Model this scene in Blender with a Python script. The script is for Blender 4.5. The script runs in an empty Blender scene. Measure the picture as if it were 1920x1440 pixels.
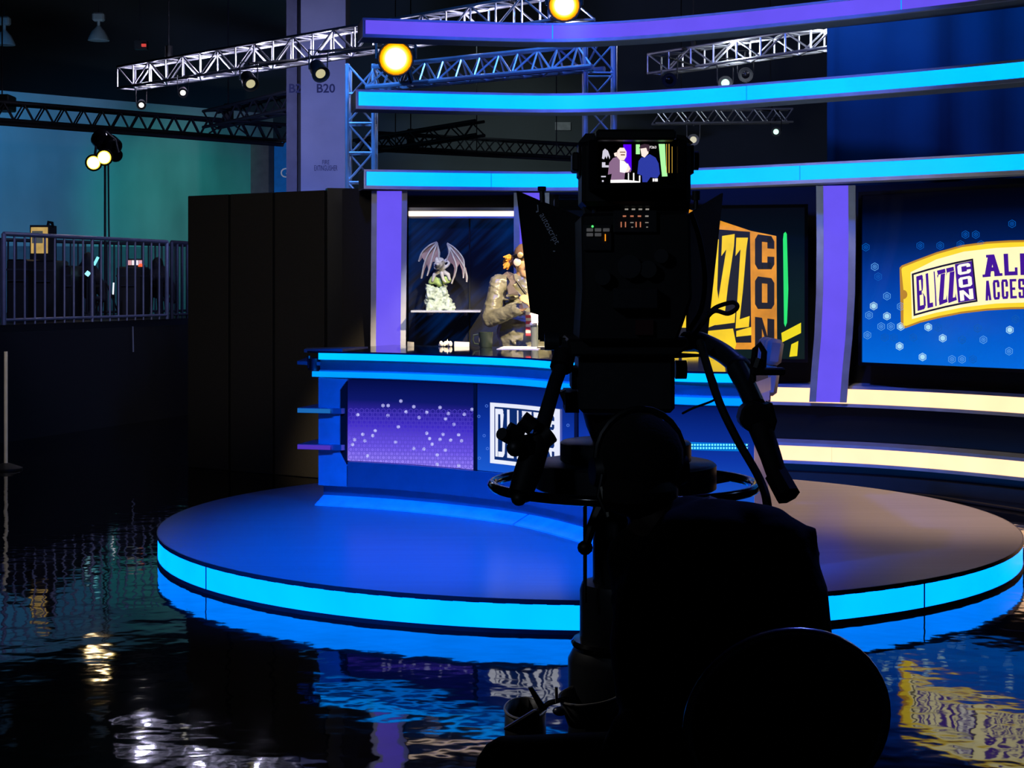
import bpy, bmesh, math, random
from mathutils import Vector, Matrix, Quaternion
rnd = random.Random(7)
S = bpy.context.scene
COL = S.collection
V = Vector

# ---------------------------------------------------------------- camera, world, exposure
F, HOR, EYE = 3000.0, 537.0, 1.66
cd = bpy.data.cameras.new('camera'); cam = bpy.data.objects.new('camera', cd); COL.objects.link(cam)
cam.location = (0, 0, EYE); cam.rotation_euler = (math.pi / 2, 0, 0)
cd.sensor_width = 36.0; cd.lens = 36.0 * F / 1920.0; cd.shift_y = -(720 - HOR) / 1920.0
cd.clip_start = 0.05; cd.clip_end = 200
S.camera = cam
S.view_settings.view_transform = 'Standard'; S.view_settings.look = 'None'
S.view_settings.exposure = 0.0; S.view_settings.gamma = 1.0; S.view_settings.use_curve_mapping = False
w = bpy.data.worlds.new('dark_hall'); S.world = w; w.use_nodes = True
w.node_tree.nodes['Background'].inputs[0].default_value = (0.25, 0.4, 0.7, 1)
w.node_tree.nodes['Background'].inputs[1].default_value = 0.0015

def spot(name, loc, aim, col, watts, deg=40, blend=0.6, r=0.1):
    l = bpy.data.lights.new(name, 'SPOT'); l.color = col; l.energy = watts
    l.spot_size = math.radians(deg); l.spot_blend = blend; l.shadow_soft_size = r
    o = bpy.data.objects.new(name, l); COL.objects.link(o); o.location = loc
    o.rotation_euler = (V(aim) - V(loc)).to_track_quat('-Z', 'Y').to_euler(); return o
def point(name, loc, col, watts, r=0.1):
    l = bpy.data.lights.new(name, 'POINT'); l.color = col; l.energy = watts; l.shadow_soft_size = r
    o = bpy.data.objects.new(name, l); COL.objects.link(o); o.location = loc; return o

BLUE = (0.0, 0.10, 1.0)
spot('blue_stage_spot', (-2.6, 5.6, 4.4), (-0.2, 9.5, 0.2), BLUE, 4600, 44, 0.9, 0.12)
spot('blue_desk_spot', (2.6, 5.4, 4.3), (0.5, 9.2, 0.5), BLUE, 1500, 34, 0.8, 0.12)
spot('warm_stage_spot', (4.3, 9.4, 4.6), (3.0, 10.9, 0.1), (1.0, 0.66, 0.46), 1000, 46, 0.9, 0.3)
spot('presenter_key', (1.6, 7.6, 4.3), (0.05, 12.0, 1.55), (1.0, 0.76, 0.42), 4400, 18, 0.5, 0.06)
spot('presenter_fill', (-2.6, 8.6, 4.0), (-0.2, 12.2, 1.6), (1.0, 0.9, 0.7), 160, 20, 0.6, 0.2)
spot('statue_spot', (-0.3, 10.6, 3.2), (-0.57, 13.1, 1.7), (1.0, 0.98, 0.9), 330, 15, 0.4, 0.04)
spot('set_wash', (-0.8, 7.0, 5.6), (1.2, 13.2, 2.9), (0.05, 0.12, 1.0), 1800, 46, 0.6, 0.2)  # added lamp, tints the band and post trims blue
spot('band_bounce_fill', (0.9, 10.6, 0.5), (1.2, 13.0, 3.7), (0.6, 0.75, 0.85), 130, 80, 0.9, 0.2)  # added unseen lamp, stands in for bounce light under the bands
spot('band_bounce_fill', (2.9, 9.4, 0.3), (3.0, 11.8, 3.6), (0.6, 0.75, 0.85), 60, 80, 0.9, 0.2)  # second added lamp for the undersides of the bands
spot('teal_wall_blue', (-9.5, 24, 5.9), (-9.0, 31.0, 1.9), (0.03, 0.30, 0.75), 1000, 80, 0.9, 0.3)
spot('teal_wall_green', (-5.6, 26.5, 5.6), (-6.6, 32.4, 2.8), (0.0, 0.80, 0.42), 520, 50, 1.0, 0.3)
spot('teal_wall_wash', (-6.5, 24.0, 1.6), (-8.0, 31.7, 2.8), (0.16, 0.4, 0.55), 420, 80, 0.9, 0.3)
spot('pillar_wash', (-3.4, 17.5, 1.4), (-2.6, 22.0, 3.2), (0.25, 0.34, 1.0), 700, 60, 0.9, 0.2)
spot('drape_wash', (2.5, 14.2, 6.4), (4.6, 16.0, 3.4), (0.0, 0.13, 0.85), 600, 75, 0.9, 0.3)
spot('tower_blue', (-2.6, 14.8, 4.9), (-1.6, 16.4, 3.0), (0.05, 0.25, 1.0), 500, 70, 0.9, 0.1)
spot('tower_blue_cross', (0.2, 14.2, 5.6), (-0.3, 15.6, 3.8), (0.05, 0.25, 1.0), 420, 100, 0.9, 0.1)
spot('rear_wall_wash', (-1.0, 30.0, 6.5), (0.0, 40.0, 4.2), (0.6, 0.75, 0.75), 420, 44, 1.0, 0.3)
spot('fence_wash', (-4.6, 13.5, 4.6), (-5.0, 18.5, 1.7), (0.4, 0.42, 0.9), 300, 40, 0.9, 0.2)
spot('house_lamp_wash', (-6.2, 25.0, 3.2), (-7.7, 30.0, 6.5), (0.5, 0.65, 0.8), 160, 40, 0.9, 0.2)  # added lamp, brightens the unlit house lamps
spot('camera_rim', (3.6, 6.2, 3.6), (0.4, 4.2, 1.5), (0.25, 0.45, 1.0), 12, 40, 0.9, 0.2)

spot('ledge_wash', (1.6, 9.2, 4.6), (2.9, 13.1, 0.5), (1.0, 0.85, 0.65), 260, 44, 0.9, 0.2)  # added lamp, lifts the pale trims of the light ledges
spot('chair_rim', (1.6, 6.5, 4.6), (0.6, 3.2, 0.85), (0.12, 0.18, 1.0), 170, 13, 0.8, 0.15)  # added lamp for a blue highlight along the chair back
spot('hall_fill', (-2.0, 1.0, 3.2), (0.2, 4.4, 1.6), (0.6, 0.75, 1.0), 50, 26, 0.9, 0.2)  # added lamp, lifts the hood lettering and the rear of the camera
spot('base_fill', (-2.4, 5.6, 3.0), (0.05, 4.2, 0.5), (0.9, 0.85, 0.8), 60, 13, 0.8, 0.1)  # added lamp, picks the pedestal guards out of the black
spot('partition_fill', (-1.0, 7.0, 3.4), (-2.2, 14.0, 1.9), (1.0, 0.9, 0.8), 320, 30, 0.9, 0.3)  # added weak lamp that keeps the black partition visible

# ---------------------------------------------------------------- helpers
def P(x, y, Y): return V(((x - 960) * Y / F, Y, EYE - (y - HOR) * Y / F))

MATS = {}
def mat(name, col=(0.5, 0.5, 0.5), rough=0.5, metal=0.0, emit=None, power=1.0, var=0.12, scale=8.0, bump=0.0, ior=1.45, stretch=None):
    """principled material with a noise that varies colour (and relief)"""
    if name in MATS: return MATS[name]
    m = bpy.data.materials.new(name); m.use_nodes = True; nt = m.node_tree
    b = nt.nodes['Principled BSDF']
    b.inputs['Roughness'].default_value = rough; b.inputs['Metallic'].default_value = metal; b.inputs['IOR'].default_value = ior
    tc = nt.nodes.new('ShaderNodeTexCoord'); nz = nt.nodes.new('ShaderNodeTexNoise')
    nz.inputs['Scale'].default_value = scale; nz.inputs['Detail'].default_value = 4
    src = tc.outputs['Object']
    if stretch:
        mp = nt.nodes.new('ShaderNodeMapping'); mp.inputs['Scale'].default_value = stretch
        nt.links.new(src, mp.inputs[0]); src = mp.outputs[0]
    nt.links.new(src, nz.inputs['Vector'])
    r = nt.nodes.new('ShaderNodeValToRGB'); r.color_ramp.elements[0].position = 0.3; r.color_ramp.elements[1].position = 0.7
    c = emit if emit else col
    r.color_ramp.elements[0].color = (*[k * (1 - var) for k in c], 1)
    r.color_ramp.elements[1].color = (*[k * (1 + var) for k in c], 1)
    nt.links.new(nz.outputs['Fac'], r.inputs[0])
    if emit:
        b.inputs['Base Color'].default_value = (*col, 1)
        nt.links.new(r.outputs[0], b.inputs['Emission Color']); b.inputs['Emission Strength'].default_value = power
    else:
        nt.links.new(r.outputs[0], b.inputs['Base Color'])
    if bump:
        bp = nt.nodes.new('ShaderNodeBump'); bp.inputs['Strength'].default_value = bump; bp.inputs['Distance'].default_value = 0.01
        nt.links.new(nz.outputs['Fac'], bp.inputs['Height']); nt.links.new(bp.outputs[0], b.inputs['Normal'])
    MATS[name] = m; return m

def glow(name, col, power=1.0, var=0.06, scale=3.0, rough=0.3):
    return mat(name, (0.02, 0.02, 0.02), rough, 0, col, power, var, scale)

def ramp_screen(name, stops, z0, z1, power=1.0, spots=None):
    """screen picture: a vertical gradient of the shown image, in world height"""
    m = bpy.data.materials.new(name); m.use_nodes = True; nt = m.node_tree; b = nt.nodes['Principled BSDF']
    b.inputs['Base Color'].default_value = (0.004, 0.004, 0.006, 1); b.inputs['Roughness'].default_value = 0.15
    g = nt.nodes.new('ShaderNodeNewGeometry'); sx = nt.nodes.new('ShaderNodeSeparateXYZ'); mr = nt.nodes.new('ShaderNodeMapRange')
    mr.inputs[1].default_value = z0; mr.inputs[2].default_value = z1
    r = nt.nodes.new('ShaderNodeValToRGB')
    while len(r.color_ramp.elements) < len(stops): r.color_ramp.elements.new(0.5)
    for e, (p, c) in zip(r.color_ramp.elements, stops): e.position = p; e.color = (*c, 1)
    nt.links.new(g.outputs['Position'], sx.inputs[0]); nt.links.new(sx.outputs[2], mr.inputs[0]); nt.links.new(mr.outputs[0], r.inputs[0])
    nt.links.new(r.outputs[0], b.inputs['Emission Color']); b.inputs['Emission Strength'].default_value = power
    MATS[name] = m; return m

def wloc(o):
    p = V((0, 0, 0))
    while o is not None: p = p + o.location; o = o.parent
    return p

def props(o, label=None, cat=None, group=None, kind=None):
    if label: o['label'] = label
    if cat: o['category'] = cat
    if group: o['group'] = group
    if kind: o['kind'] = kind
    return o

def thing(name, loc, label, cat, group=None):
    o = bpy.data.objects.new(name, None); COL.objects.link(o); o.location = loc; o.empty_display_size = 0.1
    return props(o, label, cat, group)

class G:
    """collects geometry in world space"""
    def __init__(s): s.v = []; s.f = []
    def add(s, vs, fs):
        n = len(s.v); s.v += [tuple(p) for p in vs]; s.f += [tuple(i + n for i in f) for f in fs]; return s
    def box(s, c, d, rz=0.0, M=None):
        x, y, z = d[0] / 2, d[1] / 2, d[2] / 2
        R = M if M else Matrix.Rotation(rz, 3, 'Z')
        vs = [V(c) + R @ V((sx * x, sy * y, sz * z)) for sx in (-1, 1) for sy in (-1, 1) for sz in (-1, 1)]
        return s.add(vs, [(0, 1, 3, 2), (4, 6, 7, 5), (0, 4, 5, 1), (2, 3, 7, 6), (0, 2, 6, 4), (1, 5, 7, 3)])
    def pbox(s, x0, y0, x1, y1, Ya, Yb):
        a = P(x0, y1, Ya); b = P(x1, y0, Ya)
        return s.box(((a.x + b.x) / 2, (Ya + Yb) / 2, (a.z + b.z) / 2), (b.x - a.x, Yb - Ya, b.z - a.z))
    def prism(s, pts, off):
        """polygon (world points) extruded by a vector"""
        n = len(pts); off = V(off)
        return s.add([V(p) for p in pts] + [V(p) + off for p in pts],
                     [tuple(range(n)), tuple(range(2 * n - 1, n - 1, -1))] + [(i, i + n, (i + 1) % n + n, (i + 1) % n) for i in range(n)])
    def poly(s, pts): return s.add(pts, [tuple(range(len(pts)))])
    def rod(s, a, b, r, r2=None, n=8):
        a, b = V(a), V(b); r2 = r if r2 is None else r2
        d = (b - a).normalized(); u = d.orthogonal().normalized(); w_ = d.cross(u)
        vs = [p + (u * math.cos(t) + w_ * math.sin(t)) * rr for p, rr in ((a, r), (b, r2)) for t in [2 * math.pi * k / n for k in range(n)]]
        return s.add(vs, [tuple(range(n - 1, -1, -1)), tuple(range(n, 2 * n))] + [(i, (i + 1) % n, (i + 1) % n + n, i + n) for i in range(n)])
    def tube(s, pts, r, n=8, closed=False):
        pts = [V(p) for p in pts]; m = len(pts); rings = []; u = None
        for i in range(m):
            a = pts[i - 1] if (i > 0 or closed) else pts[i]; b = pts[(i + 1) % m] if (i < m - 1 or closed) else pts[i]
            d = (b - a).normalized()
            u = (u - d * u.dot(d)).normalized() if u is not None else d.orthogonal().normalized()
            w_ = d.cross(u); rr = r[i] if isinstance(r, (list, tuple)) else r
            rings.append([pts[i] + (u * math.cos(2 * math.pi * k / n) + w_ * math.sin(2 * math.pi * k / n)) * rr for k in range(n)])
        vs = [p for R in rings for p in R]; fs = []
        for i in range(m if closed else m - 1):
            for k in range(n):
                j = (i + 1) % m
                fs.append((i * n + k, i * n + (k + 1) % n, j * n + (k + 1) % n, j * n + k))
        if not closed: fs += [tuple(range(n - 1, -1, -1)), tuple(range((m - 1) * n, m * n))]
        return s.add(vs, fs)
    def lathe(s, prof, c, ax=(0, 0, 1), n=20):
        """prof: (radius, height) along axis from c"""
        ax = V(ax).normalized(); u = ax.orthogonal().normalized(); w_ = ax.cross(u); c = V(c); m = len(prof)
        vs = [c + ax * h + (u * math.cos(2 * math.pi * k / n) + w_ * math.sin(2 * math.pi * k / n)) * max(r, 1e-4) for r, h in prof for k in range(n)]
        fs = [(i * n + k, i * n + (k + 1) % n, (i + 1) * n + (k + 1) % n, (i + 1) * n + k) for i in range(m - 1) for k in range(n)]
        fs += [tuple(range(n - 1, -1, -1)), tuple(range((m - 1) * n, m * n))]
        return s.add(vs, fs)
    def ell(s, c, r, n=12, rot=None):
        m = n // 2; vs = []; fs = []; R = rot if rot else Matrix.Identity(3)
        for i in range(m + 1):
            t = math.pi * i / m
            for k in range(n):
                p = 2 * math.pi * k / n
                st = max(math.sin(t), 0.02)
                vs.append(V(c) + R @ V((r[0] * st * math.cos(p), r[1] * st * math.sin(p), r[2] * math.cos(t))))
        for i in range(m):
            for k in range(n): fs.append((i * n + k, (i + 1) * n + k, (i + 1) * n + (k + 1) % n, i * n + (k + 1) % n))
        fs += [tuple(range(n)), tuple(range((m + 1) * n - 1, m * n - 1, -1))]
        return s.add(vs, fs)
    def cap(s, a, b, ra, rb=None, n=12):
        """tapered capsule"""
        rb = ra if rb is None else rb; a, b = V(a), V(b)
        s.ell(a, (ra,) * 3, n); s.ell(b, (rb,) * 3, n)
        if (b - a).length > 1e-4: s.rod(a, b, ra, rb, n)
        return s
    def cord(s, pts, r, n=8, sub=6):
        """smooth tube through points"""
        pts = [V(p) for p in pts]; out = []
        for i in range(len(pts) - 1):
            p1, p2 = pts[i], pts[i + 1]; p0 = pts[i - 1] if i else p1 * 2 - p2; p3 = pts[i + 2] if i + 2 < len(pts) else p2 * 2 - p1
            out += [0.5 * (2 * p1 + (p2 - p0) * t + (2 * p0 - 5 * p1 + 4 * p2 - p3) * t * t + (3 * p1 - p0 - 3 * p2 + p3) * t ** 3) for t in [k / sub for k in range(sub)]]
        return s.tube(out + [pts[-1]], r, n)
    def sweep(s, prof, path, z=0.0, closed=False):
        """prof: closed list of (outward, up); path: list of (x, y, nx, ny)"""
        m = len(path); k = len(prof)
        vs = [(x + nx * o, y + ny * o, z + h) for x, y, nx, ny in path for o, h in prof]
        fs = []
        for i in range(m if closed else m - 1):
            j = (i + 1) % m
            for q in range(k): fs.append((i * k + q, i * k + (q + 1) % k, j * k + (q + 1) % k, j * k + q))
        if not closed: fs += [tuple(range(k - 1, -1, -1)), tuple(range((m - 1) * k, m * k))]
        return s.add(vs, fs)
    def mk(s, name, m, parent=None, smooth=False, bevel=0.0, base=None):
        org = V(base) if base is not None else V((0, 0, 0))
        off = wloc(parent) + (org if base is not None else V((0, 0, 0))) if parent is not None else org
        me = bpy.data.meshes.new(name); me.from_pydata([tuple(V(p) - off) for p in s.v], [], s.f)
        bm = bmesh.new(); bm.from_mesh(me)
        bmesh.ops.recalc_face_normals(bm, faces=bm.faces)
        if bevel:
            bmesh.ops.bevel(bm, geom=[e for e in bm.edges if len(e.link_faces) == 2 and e.calc_face_angle(0) > 0.6], offset=bevel, segments=1, affect='EDGES', clamp_overlap=True)
        bm.to_mesh(me); bm.free()
        if smooth:
            for p in me.polygons: p.use_smooth = True
            try: me.set_sharp_from_angle(angle=math.radians(40))
            except Exception: pass
        me.materials.append(m)
        o = bpy.data.objects.new(name, me); COL.objects.link(o); o.location = org
        if parent is not None: o.parent = parent
        return o
    def blob(s, name, m, parent, voxel=0.012, smooth=6, tex=0.0, texsize=0.1):
        """one continuous skin over the collected primitives"""
        o = s.mk('tmp', m, parent)
        r = o.modifiers.new('r', 'REMESH'); r.mode = 'VOXEL'; r.voxel_size = voxel; r.use_smooth_shade = True
        sm = o.modifiers.new('s', 'SMOOTH'); sm.factor = 0.5; sm.iterations = smooth
        if tex:
            t = bpy.data.textures.new(name + '_relief', 'CLOUDS'); t.noise_scale = texsize
            d = o.modifiers.new('d', 'DISPLACE'); d.texture = t; d.strength = tex; d.texture_coords = 'LOCAL'
        dg = bpy.context.evaluated_depsgraph_get(); dg.update()
        me = bpy.data.meshes.new_from_object(o.evaluated_get(dg)); me.name = name
        n = bpy.data.objects.new(name, me); COL.objects.link(n); n.parent = parent
        old = o.data; bpy.data.objects.remove(o); bpy.data.meshes.remove(old)
        return n

def hermite(pts, n=10):
    """Catmull-Rom through 2D points -> (x, y, nx, ny) with the normal on the camera side"""
    pts = [V((p[0], p[1])) for p in pts]; out = []
    for i in range(len(pts) - 1):
        p1, p2 = pts[i], pts[i + 1]; p0 = pts[i - 1] if i else p1 * 2 - p2; p3 = pts[i + 2] if i + 2 < len(pts) else p2 * 2 - p1
        for k in range(n + (1 if i == len(pts) - 2 else 0)):
            t = k / n
            out.append(0.5 * ((2 * p1) + (p2 - p0) * t + (2 * p0 - 5 * p1 + 4 * p2 - p3) * t * t + (3 * p1 - p0 - 3 * p2 + p3) * t ** 3))
    res = []
    for i, p in enumerate(out):
        d = (out[min(i + 1, len(out) - 1)] - out[max(i - 1, 0)]).normalized()
        nrm = V((d.y, -d.x))
        res.append((p.x, p.y, nrm.x, nrm.y))
    return res
def inset(path, o): return [(x + nx * o, y + ny * o, nx, ny) for x, y, nx, ny in path]
def between_px(path, a, b):
    return [q for q in path if a <= 960 + F * q[0] / q[1] <= b]
def at_px(path, x):
    best = min(path, key=lambda q: abs(960 + F * q[0] / q[1] - x))
    for i in range(len(path) - 1):
        p, q = path[i], path[i + 1]; xa, xb = 960 + F * p[0] / p[1], 960 + F * q[0] / q[1]
        if (xa - x) * (xb - x) <= 0 and xa != xb:
            t = (x - xa) / (xb - xa); best = tuple(p[k] + (q[k] - p[k]) * t for k in range(4)); break
    return best

class Plane:
    """a flat panel in the scene; hit() finds where a sight line meets it"""
    def __init__(s, o, n, lift=0.0): s.n = V(n).normalized(); s.o = V(o) + s.n * lift
    def hit(s, x, y):
        d = V(((x - 960) / F, 1, -(y - HOR) / F)); e = V((0, 0, EYE)); t = (s.o - e).dot(s.n) / d.dot(s.n); return e + d * t

# block letters: each glyph is a list of polygons in a unit box
def glyph(ch, t=0.26, h=0.16, sf=0.0):
    q = lambda x0, y0, x1, y1: [(x0, y0), (x1, y0), (x1, y1), (x0, y1)]
    if ch == 'B':
        t = min(t, .27); g = [q(0, 0, t, 1), [(t, 1 - h), (1 - t, 1 - h), (.86, 1 - h / 2), (.75, 1), (t, 1)], q(t, .5 - h / 2, .62, .5 + h / 2), [(t, 0), (.8, 0), (.95, h / 2), (1 - t, h), (t, h)],
                      [(.80 - t, .6), (.58, .53), (.70, .55), (.80, .66), (.84, 1 - h), (.78, 1 - h / 2), (.80 - t, 1 - h)], [(1 - t, h * .8), (.97, h * .6), (1, .34), (.80, .45), (.6, .49), (1 - t, .40)]]
    elif ch == 'L': g = [q(0.05, 0, .05 + t, 1), q(.05 + t, 0, 1, h)]; g += [q(1 - t * .6, h, 1, h * 2)] if sf else []
    elif ch == 'I': g = [[(.3, 0), (.62, 0), (.7, .5), (.64, 1), (.34, 1), (.38, .45)]]
    elif ch == 'Z': g = [[(0.05, 1 - h), (1, 1 - h * .9), (1, 1), (0, 1)], [(0, h), (t * 1.3, h), (1, 1 - h), (1 - t * 1.3, 1 - h)], [(0, 0), (1, .04), (.95, h), (0, h)], [(0, 1 - h * 1.7), (.16, 1 - h), (0, 1 - h)], [(.82, h), (1, h * 2.0), (.95, h)]]
    elif ch == 'C': g = [[(0, .15), (.15, 0), (t + .05, 0), (t, h), (t, 1 - h), (t + .05, 1), (.15, 1), (0, .85)], q(t, 0, .85, h), q(t, 1 - h, .85, 1), [(1 - t, .06), (.85, 0), (1, .15), (1, .38), (1 - t, .38)], [(1 - t, .62), (1, .62), (1, .85), (.85, 1), (1 - t, .94)]]
    elif ch == 'O': g = [[(0, .15), (.15, 0), (t + .02, 0), (t, h), (t, 1 - h), (t + .02, 1), (.15, 1), (0, .85)], q(t, 0, 1 - t, h), q(t, 1 - h, 1 - t, 1), [(1 - t, 0), (.85, 0), (1, .15), (1, .85), (.85, 1), (1 - t, 1)]]
    elif ch == 'N': g = [q(0, 0, t, 1), q(1 - t, 0, 1, 1), [(t, 1), (t, .62), (1 - t, 0), (1 - t, .38)]]
    elif ch == 'A': g = [[(.05, 0), (.05 + t, 0), (.5 + t * .5, 1), (.5 - t * .5, 1)], [(.95 - t, 0), (.95, 0), (.5 + t * .5, 1), (.5 - t * .1, .9)], q(.25, .24, .75, .24 + h)]; g += [q(-.04, 0, .4, h * .7), q(.6, 0, 1.04, h * .7), q(.22, 1 - h * .7, .66, 1)] if sf else []
    elif ch == 'E': g = [q(0, 0, t, 1), q(t, 0, 1, h), q(t, .5 - h / 2, .8, .5 + h / 2), q(t, 1 - h, 1, 1)]
    elif ch == 'S': g = [q(.1, 0, .9, h), q(.1, .5 - h / 2, .9, .5 + h / 2), q(.1, 1 - h, .9, 1), q(1 - t, h * .4, 1, .5), q(0, .5, t, 1 - h * .4), q(0, h * .4, t, .32), q(1 - t, .68, 1, 1 - h * .4)]
    elif ch == 'G': g = glyph('C', t, h) + [q(.5, .36, 1, .36 + h)]
    else: g = []
    return g
def letters(gm, text, fmap, x0, x1, y0, y1, gap=0.18, widths=None, jit=0.0, **kw):
    """word in the box x0..x1, y0..y1 of fmap(u, v) -> world point"""
    wd = [(widths or {}).get(c, 1.0) for c in text]; tot = sum(wd) + gap * (len(text) - 1); k = (x1 - x0) / tot; x = x0
    for c, ww in zip(text, wd):
        for poly in glyph(c, **kw):
            gm.poly([fmap(x + (px + rnd.uniform(-jit, jit)) * ww * k, y0 + py * (y1 - y0)) for px, py in poly])
        x += (ww + gap) * k
def font_polys(text, size=1.0, bold=0.0):
    """outline of a word in the built-in font, as a flat mesh (verts, faces)"""
    c = bpy.data.curves.new('lettering', 'FONT'); c.body = text; c.size = size; c.resolution_u = 3; c.offset = bold
    o = bpy.data.objects.new('lettering', c); COL.objects.link(o)
    dg = bpy.context.evaluated_depsgraph_get(); dg.update()
    me = bpy.data.meshes.new_from_object(o.evaluated_get(dg))
    vs = [tuple(v.co) for v in me.vertices]; fs = [tuple(p.vertices) for p in me.polygons]
    bpy.data.objects.remove(o); bpy.data.curves.remove(c); bpy.data.meshes.remove(me)
    return vs, fs
def hexagon(fmap, x, y, r, r_in=0.0):
    a = [fmap(x + r * math.sin(k * math.pi / 3), y + r * math.cos(k * math.pi / 3)) for k in range(6)]
    if not r_in: return a, [tuple(range(6))]
    b = [fmap(x + r_in * math.sin(k * math.pi / 3), y + r_in * math.cos(k * math.pi / 3)) for k in range(6)]
    return a + b, [(k, (k + 1) % 6, (k + 1) % 6 + 6, k + 6) for k in range(6)]

UNIT = {}
def unit_rod(m):
    """shared one-metre rod along Z, radius one"""
    if m.name not in UNIT:
        o = G().rod((0, 0, 0), (0, 0, 1), 1.0, n=6).mk('brace', m); UNIT[m.name] = o.data; bpy.data.objects.remove(o)
    return UNIT[m.name]
def brace(name, a, b, r, m, parent):
    a, b = V(a), V(b); o = bpy.data.objects.new(name, unit_rod(m)); COL.objects.link(o); o.parent = parent
    o.location = a - wloc(parent); o.rotation_mode = 'QUATERNION'
    o.rotation_quaternion = (b - a).to_track_quat('Z', 'Y'); o.scale = (r, r, (b - a).length); return o

# ---------------------------------------------------------------- materials
CYAN, PURPLE = (0.0, 0.62, 2.4), (0.135, 0.085, 0.88)
m_cyan = glow('cyan_diffuser', CYAN, 1.0)
m_cyan2 = glow('blue_diffuser', (0.0, 0.40, 1.8), 0.9)
m_stage_light = glow('stage_edge_diffuser', (0.0, 0.60, 3.0), 1.0)
m_purple = glow('violet_diffuser', PURPLE, 1.0)
m_yellow = glow('warm_white_diffuser', (1.7, 0.98, 0.55), 1.0)
m_white = glow('white_diffuser', (1.5, 1.1, 0.85), 1.2)
m_steel = mat('brushed_steel', (0.45, 0.45, 0.50), 0.32, 1.0, var=0.1, scale=20)
m_trim = mat('satin_silver_laminate', (0.42, 0.44, 0.52), 0.4, 0.2)
m_soffit = mat('grey_laminate', (0.16, 0.19, 0.23), 0.6)
m_alu = mat('truss_aluminium', (0.72, 0.72, 0.76), 0.35, 0.75)
m_darktruss = mat('black_truss', (0.02, 0.022, 0.03), 0.6, 0.2)
m_black = mat('black_plastic', (0.006, 0.0065, 0.008), 0.5)
m_gloss = mat('black_gloss', (0.005, 0.005, 0.007), 0.12)
m_rubber = mat('black_rubber', (0.004, 0.004, 0.005), 0.75)
m_cloth = mat('black_cloth', (0.005, 0.005, 0.006), 0.95, bump=0.1, scale=60)
m_setwall = mat('black_laminate', (0.006, 0.007, 0.008), 0.28)
m_desk = mat('satin_metal_laminate', (0.34, 0.36, 0.47), 0.34, 0.75, var=0.06)
m_stage = mat('grey_stage_laminate', (0.26, 0.25, 0.26), 0.30, var=0.07, scale=3, stretch=(0.4, 6, 1), ior=1.2)
m_glass = mat('smoked_glass', (0.012, 0.016, 0.026), 0.04, ior=1.6)

# ---------------------------------------------------------------- the hall
def floor_material():
    m = bpy.data.materials.new('polished_black_floor'); m.use_nodes = True; nt = m.node_tree; b = nt.nodes['Principled BSDF']
    tc = nt.nodes.new('ShaderNodeTexCoord')
    n1 = nt.nodes.new('ShaderNodeTexNoise'); n1.inputs['Scale'].default_value = 3.6; n1.inputs['Detail'].default_value = 2.5
    n2 = nt.nodes.new('ShaderNodeTexNoise'); n2.inputs['Scale'].default_value = 0.5; n2.inputs['Detail'].default_value = 3
    bp = nt.nodes.new('ShaderNodeBump'); bp.inputs['Strength'].default_value = 0.42; bp.inputs['Distance'].default_value = 0.008
    rr = nt.nodes.new('ShaderNodeMapRange'); rr.inputs[3].default_value = 0.02; rr.inputs[4].default_value = 0.06
    cr = nt.nodes.new('ShaderNodeValToRGB'); cr.color_ramp.elements[0].color = (0.0012, 0.0013, 0.0016, 1); cr.color_ramp.elements[1].color = (0.005, 0.005, 0.006, 1)
    for n in (n1, n2): nt.links.new(tc.outputs['Object'], n.inputs['Vector'])
    nt.links.new(n1.outputs['Fac'], bp.inputs['Height']); nt.links.new(bp.outputs[0], b.inputs['Normal'])
    nt.links.new(n2.outputs['Fac'], rr.inputs[0]); nt.links.new(rr.outputs[0], b.inputs['Roughness'])
    nt.links.new(n2.outputs['Fac'], cr.inputs[0]); nt.links.new(cr.outputs[0], b.inputs['Base Color'])
    b.inputs['IOR'].default_value = 1.4
    return m
props(G().box((0, 20, -0.05), (60, 60, 0.1)).mk('floor', floor_material()), kind='structure')
props(G().box((0, 20, 11.05), (60, 60, 0.1)).mk('ceiling', mat('black_ceiling', (0.006, 0.006, 0.007), 0.95)), kind='structure')
m_paint = mat('pale_painted_wall', (0.40, 0.44, 0.46), 0.9, var=0.34, scale=0.55, stretch=(1, 1, .45))  # patches in the paint tone imitate uneven light on the wall
a, b_ = P(8, 172, 30), P(512, 213, 33.8)
dn = V((b_.x - a.x, b_.y - a.y, 0)).normalized(); a0 = a - dn * 5.0
wall = G().prism([(a0.x, a0.y, 0), (b_.x, b_.y, 0), (b_.x, b_.y, 5.3), (a0.x, a0.y, 5.35)], (-dn.y * 0.2, dn.x * 0.2, 0)).mk('wall_left', m_paint)
props(wall, kind='structure')
props(G().prism([(a0.x, a0.y, 0), (b_.x, b_.y, 0), (b_.x, b_.y, 2.48), (a0.x, a0.y, 2.36)], (dn.y * 0.06, -dn.x * 0.06, 0)).mk('trim_1', mat('grey_dado', (0.16, 0.17, 0.21), 0.9)), kind='structure')
props(G().box((0, 40.1, 5.5), (60, 0.2, 11)).mk('wall_back', mat('grey_hall_wall', (0.20, 0.23, 0.24), 0.95, var=0.1, scale=0.5)), kind='structure')

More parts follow.
